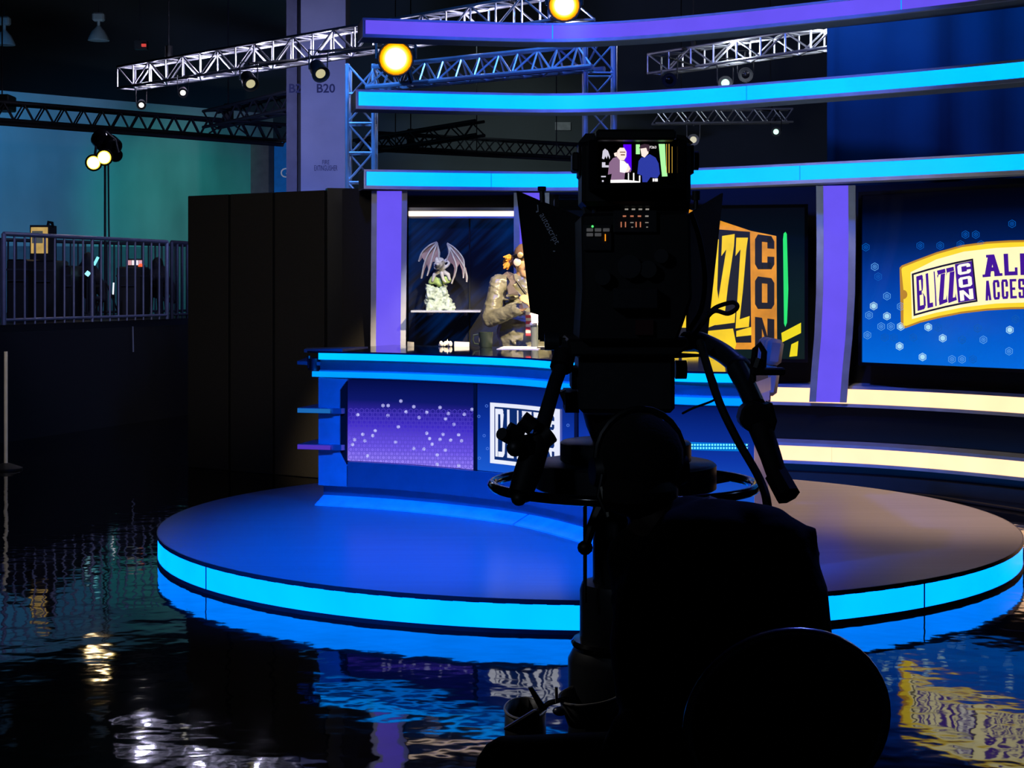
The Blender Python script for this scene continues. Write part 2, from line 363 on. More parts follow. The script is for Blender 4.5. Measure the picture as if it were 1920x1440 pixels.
# ---------------------------------------------------------------- round stage
CX, CY, R0 = 0.47, 10.30, 2.69
ring = lambda r, n=96, a0=0.0, a1=2 * math.pi: [(CX + r * math.sin(a0 + (a1 - a0) * k / n), CY - r * math.cos(a0 + (a1 - a0) * k / n), math.sin(a0 + (a1 - a0) * k / n), -math.cos(a0 + (a1 - a0) * k / n)) for k in range(n + (0 if a1 - a0 > 6.28 else 1))]
st = thing('round_stage', (CX, CY, 0), 'low round stage with glowing blue edge under the curved presenter desk', 'stage')
G().lathe([(R0 - 0.05, 0.0), (R0 - 0.05, 0.14), (0.01, 0.14)], (CX, CY, 0), n=96).mk('stage_core', m_black, st)
G().lathe([(0.01, 0.1405), (R0 - 0.004, 0.1405), (R0 - 0.004, 0.1655), (R0 - 0.008, 0.167), (0.01, 0.167)], (CX, CY, 0), n=128).mk('stage_top', m_stage, st)
m_edge = mat('stage_edge_metal', (0.12, 0.10, 0.10), 0.35, 0.6)
G().sweep([(0, 0.143), (0.006, 0.143), (0.006, 0.1665), (0, 0.1665)], ring(R0 - 0.004), closed=True).mk('top_edge_trim', m_edge, st, smooth=True)
G().sweep([(-0.06, 0.0), (0.0, 0.0), (0.0, 0.022), (-0.06, 0.022)], ring(R0), closed=True).mk('base_trim', m_edge, st, smooth=True)
for k in range(4):
    a0 = math.radians(-52.3 + 89.8 * k) + 0.0016; a1 = math.radians(-52.3 + 89.8 * (k + 1)) - 0.0016
    if k == 3: a1 = math.radians(307.7) - 0.0016
    G().sweep([(-0.04, 0.022), (0.0, 0.022), (0.0, 0.143), (-0.04, 0.143)], ring(R0 - 0.004, 32, a0, a1)).mk('light_panel', m_stage_light, st, smooth=True)

for k in range(4):
    a0 = math.radians(-52.3 + 89.8 * k); G().sweep([(-0.04, 0.022), (0.0015, 0.022), (0.0015, 0.143), (-0.04, 0.143)], ring(R0 - 0.004, 1, a0 - 0.0018, a0 + 0.0018)).mk('panel_joint', mat('dark_blue_joint', (0.0, 0.03, 0.12), 0.5), st)

# ---------------------------------------------------------------- presenter desk
DK = hermite([(-1.325, 10.95), (-0.85, 10.74), (-0.40, 10.44), (0.05, 10.02), (0.40, 9.42), (0.62, 8.86), (0.86, 8.42), (1.25, 8.28)], 10)
dk = thing('presenter_desk', (-0.2, 10.6, 0.167), 'curved blue metal presenter desk with two glowing strips and picture panels on round stage', 'desk')
def ribbon(name, o0, o1, z0, z1, m, path=DK, parent=dk, smooth=True, bevel=0):
    return G().sweep([(o0, z0), (o1, z0), (o1, z1), (o0, z1)], path).mk(name, m, parent, smooth=smooth)
ribbon('desk_body', -0.50, -0.03, 0.295, 1.04, m_desk)
ribbon('recessed_neck', -0.45, -0.07, 0.225, 0.296, m_desk)
for pa, pb in ((590, 973), (976, 1120), (1124, 1420)):
    seg = between_px(DK, pa, pb)
    e0, e1 = at_px(DK, max(pa, 598)), at_px(DK, pb) or DK[-1]
    seg = [e0] + [q for q in seg if q != e0] + [e1]
    G().sweep([(-0.40, 0.167), (0.05, 0.167), (0.05, 0.176), (-0.07, 0.226), (-0.40, 0.226)], seg).mk('plinth_segment', mat('white_satin_plinth', (.72, .75, .85), .35), dk)
ribbon('lower_light_housing', -0.55, -0.01, 1.036, 1.088, m_trim)
lo = [(-1.365, 10.97, *DK[0][2:])] + DK
ribbon('lower_light_strip', -0.01, 0.012, 1.042, 1.078, m_cyan2, lo)
ribbon('fascia', -0.60, -0.025, 1.086, 1.160, m_desk)
ribbon('upper_light_strip', -0.03, 0.0, 1.160, 1.205, m_cyan)
ribbon('upper_light_backing', -0.50, -0.03, 1.160, 1.205, m_black)
top = [(-1.40, 11.02, *DK[0][2:])] + DK
G().sweep([(-1.25, 1.2055), (0.02, 1.2055), (0.02, 1.2165), (-1.25, 1.2165)], [q for q in top if q[0] < 0.3] + [(0.86, 9.75, 0, -1), (1.25, 9.6, 0, -1)]).mk('worktop', m_glass, dk)
G().prism([(DK[i][0], DK[i][1], 1.2057) for i in range(44, 71)] + [(1.25, 9.62, 1.2057), (0.6, 9.7, 1.2057)], (0, 0, 0.0105)).mk('worktop_wing', m_glass, dk)
# glass ends, brackets and side shelves at the end of the desk
G().prism([P(570, 655, 11.15), P(642, 654, 11.1), P(690, 650, 11.6), P(575, 652, 11.6)], (0, 0, -0.022)).mk('glass_end', m_trim, dk)
G().prism([P(557, 677, 11.08), P(606, 679, 11.0), P(640, 668, 11.5), P(575, 670, 11.4)], (0, 0, -0.024)).mk('lower_glass_end', m_trim, dk)
G().rod(P(590, 694, 11.06), P(590, 672, 11.06), 0.045, n=14).mk('bracket', m_steel, dk, smooth=True)
for x_ in (600, 579): G().rod(P(x_, 690, 11.05), P(x_, 667, 11.05), 0.012).mk('bracket_pin', m_steel, dk)
m_shelf_edge = {0: glow('shelf_edge_blue', (0.02, 0.25, 0.8), 0.55), 1: glow('shelf_edge_violet', (0.13, 0.05, 0.75), 0.6)}
for k, (yt, yb) in enumerate(((764, 774), (832, 842))):
    z1, z0 = P(558, yt, 10.95).z, P(558, yb, 10.95).z
    a, b2, c, d = P(558, yt, 10.93), P(640, yt, 10.86), P(652, yt, 10.9), P(606, yt, 11.4)
    pts = [(p.x, p.y, z1) for p in (a, b2, c, d)]
    sh = G().prism(pts, (0, 0, z0 - z1)).mk('side_shelf', m_desk, dk)
    G().prism([(a.x, a.y - 0.004, z1 - .004), (a.x, a.y - 0.004, z0 + .004), (b2.x - .075, b2.y - 0.001, z0 + .004), (b2.x - .075, b2.y - 0.001, z1 - .004)], (0, -0.006, 0)).mk('lit_edge', m_shelf_edge[k], sh)
# side return and chamfered picture frame
q0, q1 = DK[0], at_px(DK, 650)
def on_desk(x, z, o=0.0):
    q = at_px(DK, x); return V((q[0] + q[2] * o, q[1] + q[3] * o, z))
frame_z = (0.30, 1.035)
fr = [on_desk(597, .30, .0), on_desk(650, .30, .0), on_desk(650, .44, .0), on_desk(637, .53, .0), on_desk(637, .955, .0), on_desk(652, 1.03, .0), on_desk(597, 1.035, .0)]
nn = V((q0[2], q0[3], 0))
G().prism(fr, -nn * 0.04).mk('end_frame', m_trim, dk)
G().sweep([(-0.03, .45), (-.010, .45), (-.010, 1.030), (-.03, 1.030)], [at_px(DK, 630), at_px(DK, 649)]).mk('recess_dark_strip', m_black, dk)  # black strip put in for the dark of the recess
G().sweep([(-0.04, 0.30), (0.0, 0.30), (0.0, 0.47), (-0.04, 0.47)], [at_px(DK, 652)] + between_px(DK, 653, 1418)).mk('lower_face', m_desk, dk, smooth=True)
m_pan1 = ramp_screen('violet_honeycomb_picture', [(0, (0.30, 0.22, 0.90)), (0.18, (0.16, 0.10, 0.80)), (0.45, (0.05, 0.025, 0.55)), (0.75, (0.004, 0.008, 0.13)), (1, (0.001, 0.003, 0.05))], 0.475, 1.03)
m_pan2 = ramp_screen('blue_picture', [(0, (0.01, 0.10, 0.62)), (0.5, (0.004, 0.035, 0.36)), (1, (0.001, 0.008, 0.11))], 0.475, 1.03)
def desk_panel(pa, pb, m, name='picture_panel'):
    seg = [at_px(DK, pa)] + between_px(DK, pa + .5, pb - .5) + [at_px(DK, pb)]
    return G().sweep([(-0.03, 0.475), (-0.022, 0.475), (-0.022, 1.03), (-0.03, 1.03)], seg).mk(name, m, dk, smooth=True)
pan1 = desk_panel(648, 885, m_pan1); pan2 = desk_panel(891, 1073, m_pan2); pan3 = desk_panel(1079, 1416, m_pan2)
G().sweep([(-0.03, .47), (-.012, .47), (-.012, 1.035), (-.03, 1.035)], [at_px(DK, 885.2), at_px(DK, 890.8)]).mk('panel_joint', m_black, dk)
G().sweep([(-0.03, .47), (-.012, .47), (-.012, 1.035), (-.03, 1.035)], [at_px(DK, 1073.2), at_px(DK, 1078.8)]).mk('panel_joint', m_black, dk)
def dmap(o):
    def f(x, y):
        q = at_px(DK, x); p = V((q[0] + q[2] * o, q[1] + q[3] * o, 0)); p.z = EYE - (y - HOR) * q[1] / F; return p
    return f
g = G(); dm = dmap(-0.019)
for r in range(15):
    for c in range(23):
        x, y = 655 + c * 10.2 + (r % 2) * 5.1, 770 + r * 7.3 + c * 0.12
        if x < 880 and y < 872 + (x - 650) * .04: g.add(*hexagon(dm, x, y, 4.6, 3.6))
props(g.mk('honeycomb_print', glow('honeycomb_violet', (0.085, 0.05, 0.56), 0.9), pan1), kind='stuff')
g = G()
H1 = [(425, 490, 1), (455, 612, 1), (517, 620, 1), (532, 590, 1), (580, 433, .4), (612, 433, .6), (690, 405, .5), (722, 472, .9), (770, 440, .5), (850, 475, .9), (932, 445, .5), (966, 515, .7), (983, 482, .6), (1082, 487, .8), (1130, 457, .6), (675, 565, 1), (405, 645, .7), (392, 675, 1), (468, 652, .4), (658, 660, .5), (770, 700, .6), (833, 703, 1), (850, 605, 1), (867, 638, 1.1), (883, 673, 1.1), (915, 740, 1.2), (932, 643, .7), (950, 612, .5), (998, 648, 1), (1047, 615, 1), (1065, 652, 1), (965, 710, .5), (485, 745, 1.1), (610, 495, .3), (803, 507, .4), (1018, 550, .3), (915, 798, 1), (1047, 806, 1)]
for x, y, s_ in H1:
    x, y = 540 + x / 3.31, 630 + y / 3.31
    g.add(*hexagon(dm, x, y, 3.4, 2.5)); g.add(*hexagon(dm, x, y, 1.2 + 1.1 * min(s_, 1)))
props(g.mk('hexagon_print', glow('hexagon_white', (0.55, 0.55, 1.0), 0.95), pan1), kind='stuff')
g = G()
for x, y in ((1220, 435), (1225, 700), (1172, 500), (1175, 760), (1720, 555), (1205, 620)):
    g.add(*hexagon(dm, 540 + x / 3.31, 630 + y / 3.31, 3.0, 2.0))
props(g.mk('hexagon_print', glow('hexagon_blue', (0.10, 0.25, 0.9), 0.8), pan2), kind='stuff')
# framed word mark on the middle panel
lm = dmap(-0.017); u0, u1 = 916, 1046
def lf(o):
    f = dmap(o)
    return lambda x, z: V((*f(x, 800).xy, z))
L = lf(-0.0165); L2 = lf(-0.0145); wm_white = glow('logo_white', (0.85, 0.88, 1.0), 0.95); wm_navy = glow('logo_navy', (0.004, 0.02, 0.10), 1.0)
def strip(gm, f, x0, x1, z0, z1, n=5):
    for k in range(n):
        xa, xb = x0 + (x1 - x0) * k / n, x0 + (x1 - x0) * (k + 1) / n
        gm.poly([f(xa, z0), f(xb, z0), f(xb, z1), f(xa, z1)])
g = G(); strip(g, L, 924, 1038, .555, .892); g.mk('logo_ground', wm_navy, pan2)
g = G(); strip(g, L2, 916, 1046, .892, .917); strip(g, L2, 916, 1046, .53, .555)
for xx in (916, 1038): strip(g, L2, xx, xx + 8, .555, .892, 1)
letters(g, 'BLIZZ', L2, 926, 1014, .575, .880, gap=.2, widths={'I': .45, 'L': .7}, jit=.03, t=.36, h=.11)
strip(g, L2, 1018, 1038, .555, .892, 2); g.mk('logo_lettering', wm_white, pan2)
g = G(); L3 = lf(-0.0125)
for k, c in enumerate('CON'): letters(g, c, L3, 1021, 1036, .785 - k * .11, .875 - k * .11, t=.3, h=.2)
g.mk('logo_column_lettering', wm_navy, pan2)
g = G()
for k in range(22):
    for rr_ in (834, 840):
        g.add(*hexagon(dmap(0.003), 1287 + k * 5.4, rr_, 1.9))
ledp = G().sweep([(-0.03, EYE - 308 * 8.33 / F), (0.0, EYE - 308 * 8.33 / F), (0.0, EYE - 294 * 8.33 / F), (-0.03, EYE - 294 * 8.33 / F)], [at_px(DK, 1283)] + between_px(DK, 1284, 1406)).mk('dotted_light_strip', glow('led_strip_blue', (0.0, 0.22, 0.8), 0.8), dk)
props(g.mk('light_dot', glow('led_cyan', (0.2, 0.95, 1.0), 1.4), ledp), kind='stuff')

# ---------------------------------------------------------------- curved set: header bands, wall, ledges, posts
HD = hermite([(-1.28, 13.02), (-0.42, 13.20), (0.35, 13.30), (0.95, 13.17), (1.61, 12.82), (2.27, 12.36), (2.95, 11.86), (3.65, 11.25), (4.4, 10.45), (5.2, 9.4)], 8)
def header(z, x_left, m, label, seams, lift=0.0):
    h0 = at_px(HD, x_left); path = [h0] + [q for q in HD if 960 + F * q[0] / q[1] > x_left + 3]
    t = thing('light_band', (h0[0], h0[1], z), label, 'light band', 'curved light bands over the set')
    G().sweep([(-0.36, -0.075), (-0.02, -0.075), (-0.02, 0.065), (-0.36, 0.065)], path, z).mk('housing', m_soffit, t, smooth=True)
    G().sweep([(-0.03, 0.055), (0.012, 0.055), (0.012, 0.073), (-0.03, 0.073)], path, z).mk('upper_trim', m_trim, t, smooth=True)
    G().sweep([(-0.03, -0.085), (0.012, -0.085), (0.012, -0.058), (-0.03, -0.058)], path, z).mk('lower_trim', m_trim, t, smooth=True)
    G().sweep([(-0.36, -0.08), (0.014, -0.08), (0.014, 0.068), (-0.36, 0.068)], inset(path[:2], 0)[:1] + [(path[0][0] + .012, path[0][1] + .002, path[0][2], path[0][3])], z).mk('end_cap', m_trim, t)
    xs = [x_left + 5] + seams + [99999]
    for a, b in zip(xs, xs[1:]):
        seg = [at_px(HD, a + 1.0)] + [q for q in path if a + 2 < 960 + F * q[0] / q[1] < b - 2]
        if b < 9000: seg.append(at_px(HD, b - 1.0))
        G().sweep([(-0.02, -0.058), (0.002, -0.058), (0.002, 0.055), (-0.02, 0.055)], seg, z).mk('light_panel', m, t, smooth=True)
    for a in seams:
        G().sweep([(-0.02, -0.058), (0.0025, -0.058), (0.0025, 0.055), (-0.02, 0.055)], [at_px(HD, a - 1.1), at_px(HD, a + 1.1)], z).mk('panel_joint', m_cyan2, t)
header(3.775, 680, m_purple, 'violet curved light band, topmost of the three over the set', [1036, 1690])
header(3.190, 667, m_cyan, 'cyan curved light band between the violet band and the lowest band', [1400])
header(2.540, 682, m_cyan, 'lowest cyan curved light band resting on the violet posts', [921, 1500])

WL = hermite([(-1.55, 13.55), (-0.87, 13.72), (0.0, 13.85), (0.8, 13.86), (1.6, 13.72), (2.4, 13.46), (3.1, 13.08), (3.7, 12.52), (4.25, 11.8), (4.75, 10.9)], 8)
sw = thing('set_backing', (0.3, 13.9, 0), 'curved black set wall carrying the screens and warm light ledges', 'set wall'); sw['kind'] = 'thing'
G().sweep([(-0.12, 0.0), (0.0, 0.0), (0.0, 2.5), (-0.12, 2.5)], inset(WL, -0.10)).mk('wall_face', m_setwall, sw, smooth=True)
G().sweep([(-0.12, 0.0), (0.03, 0.0), (0.03, 0.10), (-0.12, 0.10)], WL).mk('kick_board', mat('dark_kick_board', (0.02, 0.02, 0.022), 0.4), sw, smooth=True)
for zc, label in ((0.748, 'upper warm white light ledge along the curved set wall'), (0.258, 'lower warm white light ledge along the curved set wall')):
    seg = [q for q in WL if 960 + F * q[0] / q[1] > 1130]
    t = thing('light_ledge', (seg[0][0], seg[0][1], zc), label, 'light ledge', 'warm light ledges')
    G().sweep([(-0.10, -0.062), (-0.004, -0.062), (-0.004, 0.062), (-0.10, 0.062)], seg, zc).mk('ledge_core', m_black, t, smooth=True)
    G().sweep([(-0.12, 0.062), (0.02, 0.062), (0.02, 0.088), (-0.12, 0.11)], seg, zc).mk('upper_trim', m_trim, t, smooth=True)
    G().sweep([(-0.12, -0.088), (0.02, -0.088), (0.02, -0.062), (-0.12, -0.062)], seg, zc).mk('lower_trim', m_trim, t, smooth=True)
    cut = [1130, 1560, 1742, 2400]
    for a, b in zip(cut, cut[1:]):
        s2 = ([at_px(WL, a + .6)] if a > 1130 else []) + [q for q in seg if a + 1 < 960 + F * q[0] / q[1] < b - 1] + ([at_px(WL, b - .6)] if b < 2000 else [])
        G().sweep([(-0.01, -0.060), (0.012, -0.060), (0.012, 0.060), (-0.01, 0.060)], s2, zc).mk('light_panel', m_yellow, t, smooth=True)

def light_post(prof, wdt, tw, ang, label):
    """prof: (x, y, z) centre line from foot to head, drawn out along the width direction"""
    t = thing('light_post', prof[0], label, 'light post', 'violet light posts')
    u = V((math.cos(ang), math.sin(ang), 0)); nrm = V((math.sin(ang), -math.cos(ang), 0))
    def bar(a, b, o0, o1, m, name):
        g = G(); vs = []
        for p in prof:
            p = V(p); vs += [p + u * a + nrm * o0, p + u * b + nrm * o0, p + u * b + nrm * o1, p + u * a + nrm * o1]
        fs = [(i * 4 + k, i * 4 + (k + 1) % 4, i * 4 + 4 + (k + 1) % 4, i * 4 + 4 + k) for i in range(len(prof) - 1) for k in range(4)]
        n = len(prof) * 4; g.add(vs, fs + [(0, 1, 2, 3), (n - 1, n - 2, n - 3, n - 4)]); g.mk(name, m, t, smooth=True)
    bar(-wdt / 2, wdt / 2, -0.02, 0.0, m_purple, 'light_panel')
    bar(-wdt / 2 - tw, -wdt / 2, -0.06, 0.014, m_trim, 'side_trim'); bar(wdt / 2, wdt / 2 + tw, -0.06, 0.014, m_trim, 'side_trim')
    bar(-wdt / 2, wdt / 2, -0.06, -0.021, m_black, 'backing')
light_post([(-1.045, 13.45, 0.0), (-1.04, 13.44, 1.2), (-1.015, 13.25, 2.45)], 0.205, 0.045, 0.06, 'violet light post beside the black panelled partition')
light_post([(0.165, 13.72, 0.0), (0.165, 13.70, 1.2), (0.165, 13.5, 2.45)], 0.20, 0.05, 0.0, 'violet light post behind the teleprompter hood')
light_post([(2.62, 13.27, 0.70), (2.62, 13.18, 0.95), (2.615, 13.02, 1.25), (2.60, 12.86, 1.6), (2.585, 12.76, 2.0), (2.57, 12.70, 2.46)], 0.195, 0.055, -0.25, 'bowed violet light post between the two wall screens')

# dark brush-stroke panel with a light bar above
def strokes_material():
    m = bpy.data.materials.new('blue_brush_strokes'); m.use_nodes = True; nt = m.node_tree; b = nt.nodes['Principled BSDF']; b.inputs['Roughness'].default_value = 0.5
    g = nt.nodes.new('ShaderNodeTexCoord'); mp = nt.nodes.new('ShaderNodeMapping'); mp.inputs['Rotation'].default_value = (0, math.radians(43), 0)
    mp2 = nt.nodes.new('ShaderNodeMapping'); mp2.inputs['Scale'].default_value = (0.9, 0.0, 15.0)
    nz = nt.nodes.new('ShaderNodeTexNoise'); nz.inputs['Scale'].default_value = 1.3; nz.inputs['Detail'].default_value = 5
    n2 = nt.nodes.new('ShaderNodeTexNoise'); n2.inputs['Scale'].default_value = 1.7
    ml = nt.nodes.new('ShaderNodeMath'); ml.operation = 'MULTIPLY'
    r = nt.nodes.new('ShaderNodeValToRGB'); r.color_ramp.elements[0].position = 0.2; r.color_ramp.elements[0].color = (0.001, 0.0015, 0.004, 1)
    r.color_ramp.elements[1].position = 0.42; r.color_ramp.elements[1].color = (0.0, 0.028, 0.16, 1)
    nt.links.new(g.outputs['Object'], mp.inputs[0]); nt.links.new(mp.outputs[0], mp2.inputs[0]); nt.links.new(mp2.outputs[0], nz.inputs['Vector']); nt.links.new(g.outputs['Object'], n2.inputs['Vector'])
    nt.links.new(nz.outputs['Fac'], ml.inputs[0]); nt.links.new(n2.outputs['Fac'], ml.inputs[1]); nt.links.new(ml.outputs[0], r.inputs[0])
    b.inputs['Base Color'].default_value = (0.002, 0.0025, 0.004, 1); b.inputs['Specular IOR Level'].default_value = 0.15
    nt.links.new(r.outputs[0], b.inputs['Emission Color']); b.inputs['Emission Strength'].default_value = 0.55
    return m
m_strokes = strokes_material()
bp_ = thing('backdrop_panel', (-0.4, 13.72, 0.9), 'dark backlit panel with blue diagonal brush strokes behind the winged statue', 'backdrop')
for xa, xb in ((766, 879), (882, 966)):
    a, b = P(xa, 640, 13.72), P(xb, 640, 13.72)
    G().box(((a.x + b.x) / 2, 13.735, 1.63), (b.x - a.x, 0.03, 1.30)).mk('backdrop_sheet', m_strokes, bp_)
a = P(880.5, 600, 13.71); G().box((a.x, 13.72, 1.6), (0.014, 0.05, 1.3)).mk('joint_strip', m_setwall, bp_)
lb = thing('light_bar', P(865, 400, 13.62), 'slim white light bar across the head of the brush-stroke panel', 'light bar')
G().pbox(766, 396, 966, 405, 13.58, 13.62).mk('diffuser', m_white, lb)
G().pbox(766, 389, 966, 395.6, 13.56, 13.66).mk('upper_trim', m_trim, lb); G().pbox(766, 405.4, 966, 409, 13.56, 13.66).mk('lower_trim', m_trim, lb)

# ---------------------------------------------------------------- wall screens
def screen_thing(name, label, tl, tr, z0, z1, mm):
    o = V((tl[0], tl[1], 0)); e = V((tr[0], tr[1], 0)); u = (e - o).normalized(); nrm = V((u.y, -u.x, 0)); wd = (e - o).length
    t = thing(name, (o.x, o.y, z0), label, 'screen', 'wall screens')
    R = Matrix((u, -nrm, V((0, 0, 1)))).transposed(); c = (o + e) / 2
    G().box(c - nrm * 0.035 + V((0, 0, (z0 + z1) / 2)), (wd + .05, 0.05, z1 - z0 + .05), M=R).mk('casing', m_black, t)
    for zz in (z0 - .014, z1 + .014): G().box(c + V((0, 0, zz)), (wd + .056, 0.03, 0.028), M=R).mk('bezel_bar', m_gloss, t)
    for p in (o - u * .014, e + u * .014): G().box(p + V((0, 0, (z0 + z1) / 2)), (0.028, 0.03, z1 - z0), M=R).mk('bezel_bar', m_gloss, t)
    s = G().box(c - nrm * 0.006 + V((0, 0, (z0 + z1) / 2)), (wd, 0.012, z1 - z0), M=R).mk('display', mm, t)
    return t, s, Plane(o, nrm)
BG = [(0, (0.0, 0.14, 0.72)), (0.25, (0.0, 0.085, 0.55)), (0.5, (0.0, 0.04, 0.33)), (0.72, (0.0, 0.010, 0.085)), (0.9, (0.0, 0.001, 0.008)), (1, (0, 0, 0.002))]
m_scr1 = ramp_screen('blue_ticket_picture', BG, 1.045, 2.40)
t1, s1, p1 = screen_thing('wall_screen', 'large wall screen showing a yellow ticket on blue', (2.846, 13.0), (4.36, 11.30), 1.045, 2.40, m_scr1)
C8 = lambda x, y: (1480 + x / 2.3226, 340 + y / 2.3226)
def pm(pl, lift):
    q = Plane(pl.o, pl.n, lift); return lambda x, y: q.hit(x, y)
f1, f2, f3, f4 = (pm(p1, k) for k in (0.0015, 0.003, 0.0045, 0.006))
SP = [(372, 372, .5), (387, 415, .35), (425, 500, .6), (367, 543, .8), (347, 583, .7), (425, 587, .9), (400, 632, .6), (442, 632, .6), (485, 632, .9), (340, 670, .5), (480, 718, .9), (580, 765, .8), (605, 635, .8), (648, 637, .35), (668, 683, 1), (540, 680, .2), (708, 775, .55), (752, 775, .6), (845, 690, .6), (957, 740, .6), (960, 647, 1), (985, 600, .3), (820, 640, .15), (657, 280, .25), (570, 280, .15), (812, 232, .15), (767, 232, .15), (745, 275, .15), (835, 275, .2), (333, 287, .2), (970, 185, .12), (485, 545, .6), (455, 680, .15), (415, 680, .15), (752, 690, .12), (800, 775, .12)]
for lvl, col in ((.8, (0.45, 0.80, 1.0)), (.45, (0.10, 0.36, 0.85)), (0.0, (0.0, 0.10, 0.50))):
    g = G()
    for x, y, k in SP:
        if (lvl == .8 and k >= .8) or (lvl == .45 and .45 <= k < .8) or (lvl == 0 and k < .45):
            xx, yy = C8(x, y); g.add(*hexagon(f1, xx, yy, 8, 6.6))
            if lvl == .8: g.add(*hexagon(f1, xx, yy, 5.2))
            else: g.add(*hexagon(f1, xx, yy, 4.4, 3)); g.add(*hexagon(f1, xx, yy, 1.6))
    props(g.mk('hexagon_print', glow('screen_hexagon_%d' % int(lvl * 100), col, 0.9), s1), kind='stuff')
top_e = [(488, 382), (494, 374), (560, 348), (640, 318), (750, 287), (860, 272), (960, 266), (1022, 265), (1120, 268), (1220, 276), (1330, 290)]
bot_e = [(497, 628), (510, 629), (570, 607), (650, 587), (750, 567), (860, 554), (960, 548), (1022, 547), (1120, 550), (1220, 557), (1330, 570)]
notch = [(497 + 17 * math.sin(a), 493 - 20 * math.cos(a)) for a in [math.pi * k / 8 for k in range(9)]]
def grow(pts, dx, dy): return [C8(x + dx, y + dy) for x, y in pts]
tick = [C8(*p) for p in top_e] + [C8(*p) for p in reversed(bot_e)] + [C8(*p) for p in reversed(notch)]
G().poly([f1(x, y) for x, y in [C8(480, 376), C8(490, 366)] + grow(top_e[2:], 0, -9) + grow(list(reversed(bot_e))[:-2], 0, 9) + [C8(505, 640), C8(486, 632)]]).mk('ticket_rim', glow('ticket_orange', (0.55, 0.26, 0.02), 0.9), s1)
G().poly([f2(x, y) for x, y in tick]).mk('ticket', glow('ticket_yellow', (1.0, 0.72, 0.03), 1.0), s1)
# white core of the ticket
core = [(528, 396), (640, 340), (760, 306), (900, 290), (1022, 284), (1200, 292), (1310, 305)]; core2 = [(534, 600), (640, 572), (760, 548), (900, 532), (1022, 528), (1200, 536), (1310, 550)]
G().poly([f3(*C8(x, y)) for x, y in core] + [f3(*C8(x, y)) for x, y in reversed(core2)]).mk('ticket_core', glow('ticket_pale', (1.0, 0.90, 0.50), 1.1), s1)
def quadmap(f, TL, TR, BR, BL, bow=0.0, cm=C8):
    def h(u, v):
        a = V(BL) * (1 - u) + V(BR) * u; b = V(TL) * (1 - u) + V(TR) * u; p = a * (1 - v) + b * v
        return f(*cm(p.x, p.y - bow * 4 * u * (1 - u)))
    return h
m_vio = glow('ticket_violet', (0.055, 0.005, 0.33), 0.9); m_vblk = glow('ticket_black', (0.006, 0.003, 0.03), 0.8); m_tw = glow('ticket_white', (1, 0.97, 0.85), 1.05)
q = quadmap(f4, (533, 402), (800, 336), (820, 524), (541, 587), 5)
g = G()
for u0_, u1_, v0_, v1_ in ((0, 1, .955, 1), (0, 1, 0, .045), (0, .03, .045, .955), (.975, 1, .045, .955)):
    for k in range(4):
        ua, ub = u0_ + (u1_ - u0_) * k / 4, u0_ + (u1_ - u0_) * (k + 1) / 4
        g.poly([q(ua, v0_), q(ub, v0_), q(ub, v1_), q(ua, v1_)])
g.mk('logo_frame', m_vblk, s1)
g = G(); letters(g, 'BLIZZ', q, .07, .68, .09, .90, gap=.12, widths={'I': .5, 'L': .75}, jit=.04, t=.42, h=.13)
g.poly([q(.70, .05), q(.975, .05), q(.975, .95), q(.70, .95)]); g.mk('logo_lettering', m_vio, s1)
q5 = quadmap(pm(p1, .0075), (533, 402), (800, 336), (820, 524), (541, 587), 5); g = G()
for k, c in enumerate('CON'): letters(g, c, q5, .735, .945, .68 - k * .30, .92 - k * .30, t=.3, h=.24)
g.mk('logo_column_lettering', m_tw, s1)
qa = quadmap(f4, (838, 322), (1062, 314), (1064, 408), (845, 418), 3); g = G(); letters(g, 'ALL', qa, 0, 1, 0, 1, gap=.14, widths={'A': 1.2, 'L': .9}, t=.32, h=.18, sf=1); g.mk('word_lettering', m_vio, s1)
qa = quadmap(f4, (848, 434), (1062, 424), (1064, 508), (853, 520), 3); g = G(); letters(g, 'ACCESS', qa, 0, 1, 0, 1, gap=.26, t=.38, h=.13); g.mk('word_lettering', m_vio, s1)

m_scr2 = ramp_screen('dark_logo_picture', [(0, (0.004, 0.012, 0.010)), (0.4, (0.003, 0.012, 0.014)), (0.8, (0.001, 0.004, 0.010)), (1, (0.001, 0.002, 0.006))], 1.06, 2.31)
t2, s2, p2 = screen_thing('wall_screen', 'dark wall screen showing orange block letters and a green beam', (0.45, 13.70), (2.415, 13.20), 1.06, 2.31, m_scr2)
C7 = lambda x, y: (1040 + x / 3.2, 230 + y / 3.2)
e1, e2, e3 = (pm(p2, k) for k in (0.0015, 0.003, 0.0045))
m_or = glow('picture_orange', (0.80, 0.30, 0.015), 0.95, 0.25, 6); m_ye = glow('picture_yellow', (1.0, 0.66, 0.01), 1.0, 0.15, 6); m_dk = glow('picture_black', (0.010, 0.010, 0.008), 1.0)
bot = 1360
G().poly([e1(*C7(*p)) for p in [(560, 430), (1000, 590), (1180, 650), (1330, 680), (1335, bot), (560, bot)]]).mk('logo_ground', m_or, s2)
G().poly([e2(*C7(*p)) for p in [(600, 560), (980, 640), (1172, 655), (1180, bot - 40), (600, bot - 40)]]).mk('logo_box', m_dk, s2)
g = G(); fz = quadmap(e3, (600, 620), (1165, 690), (1172, 1230), (600, 1230), 0, C7)
letters(g, 'BLI', fz, .03, .60, 0, 1, gap=.1, widths={'I': .5, 'L': .8}, jit=.03, t=.3, h=.1)
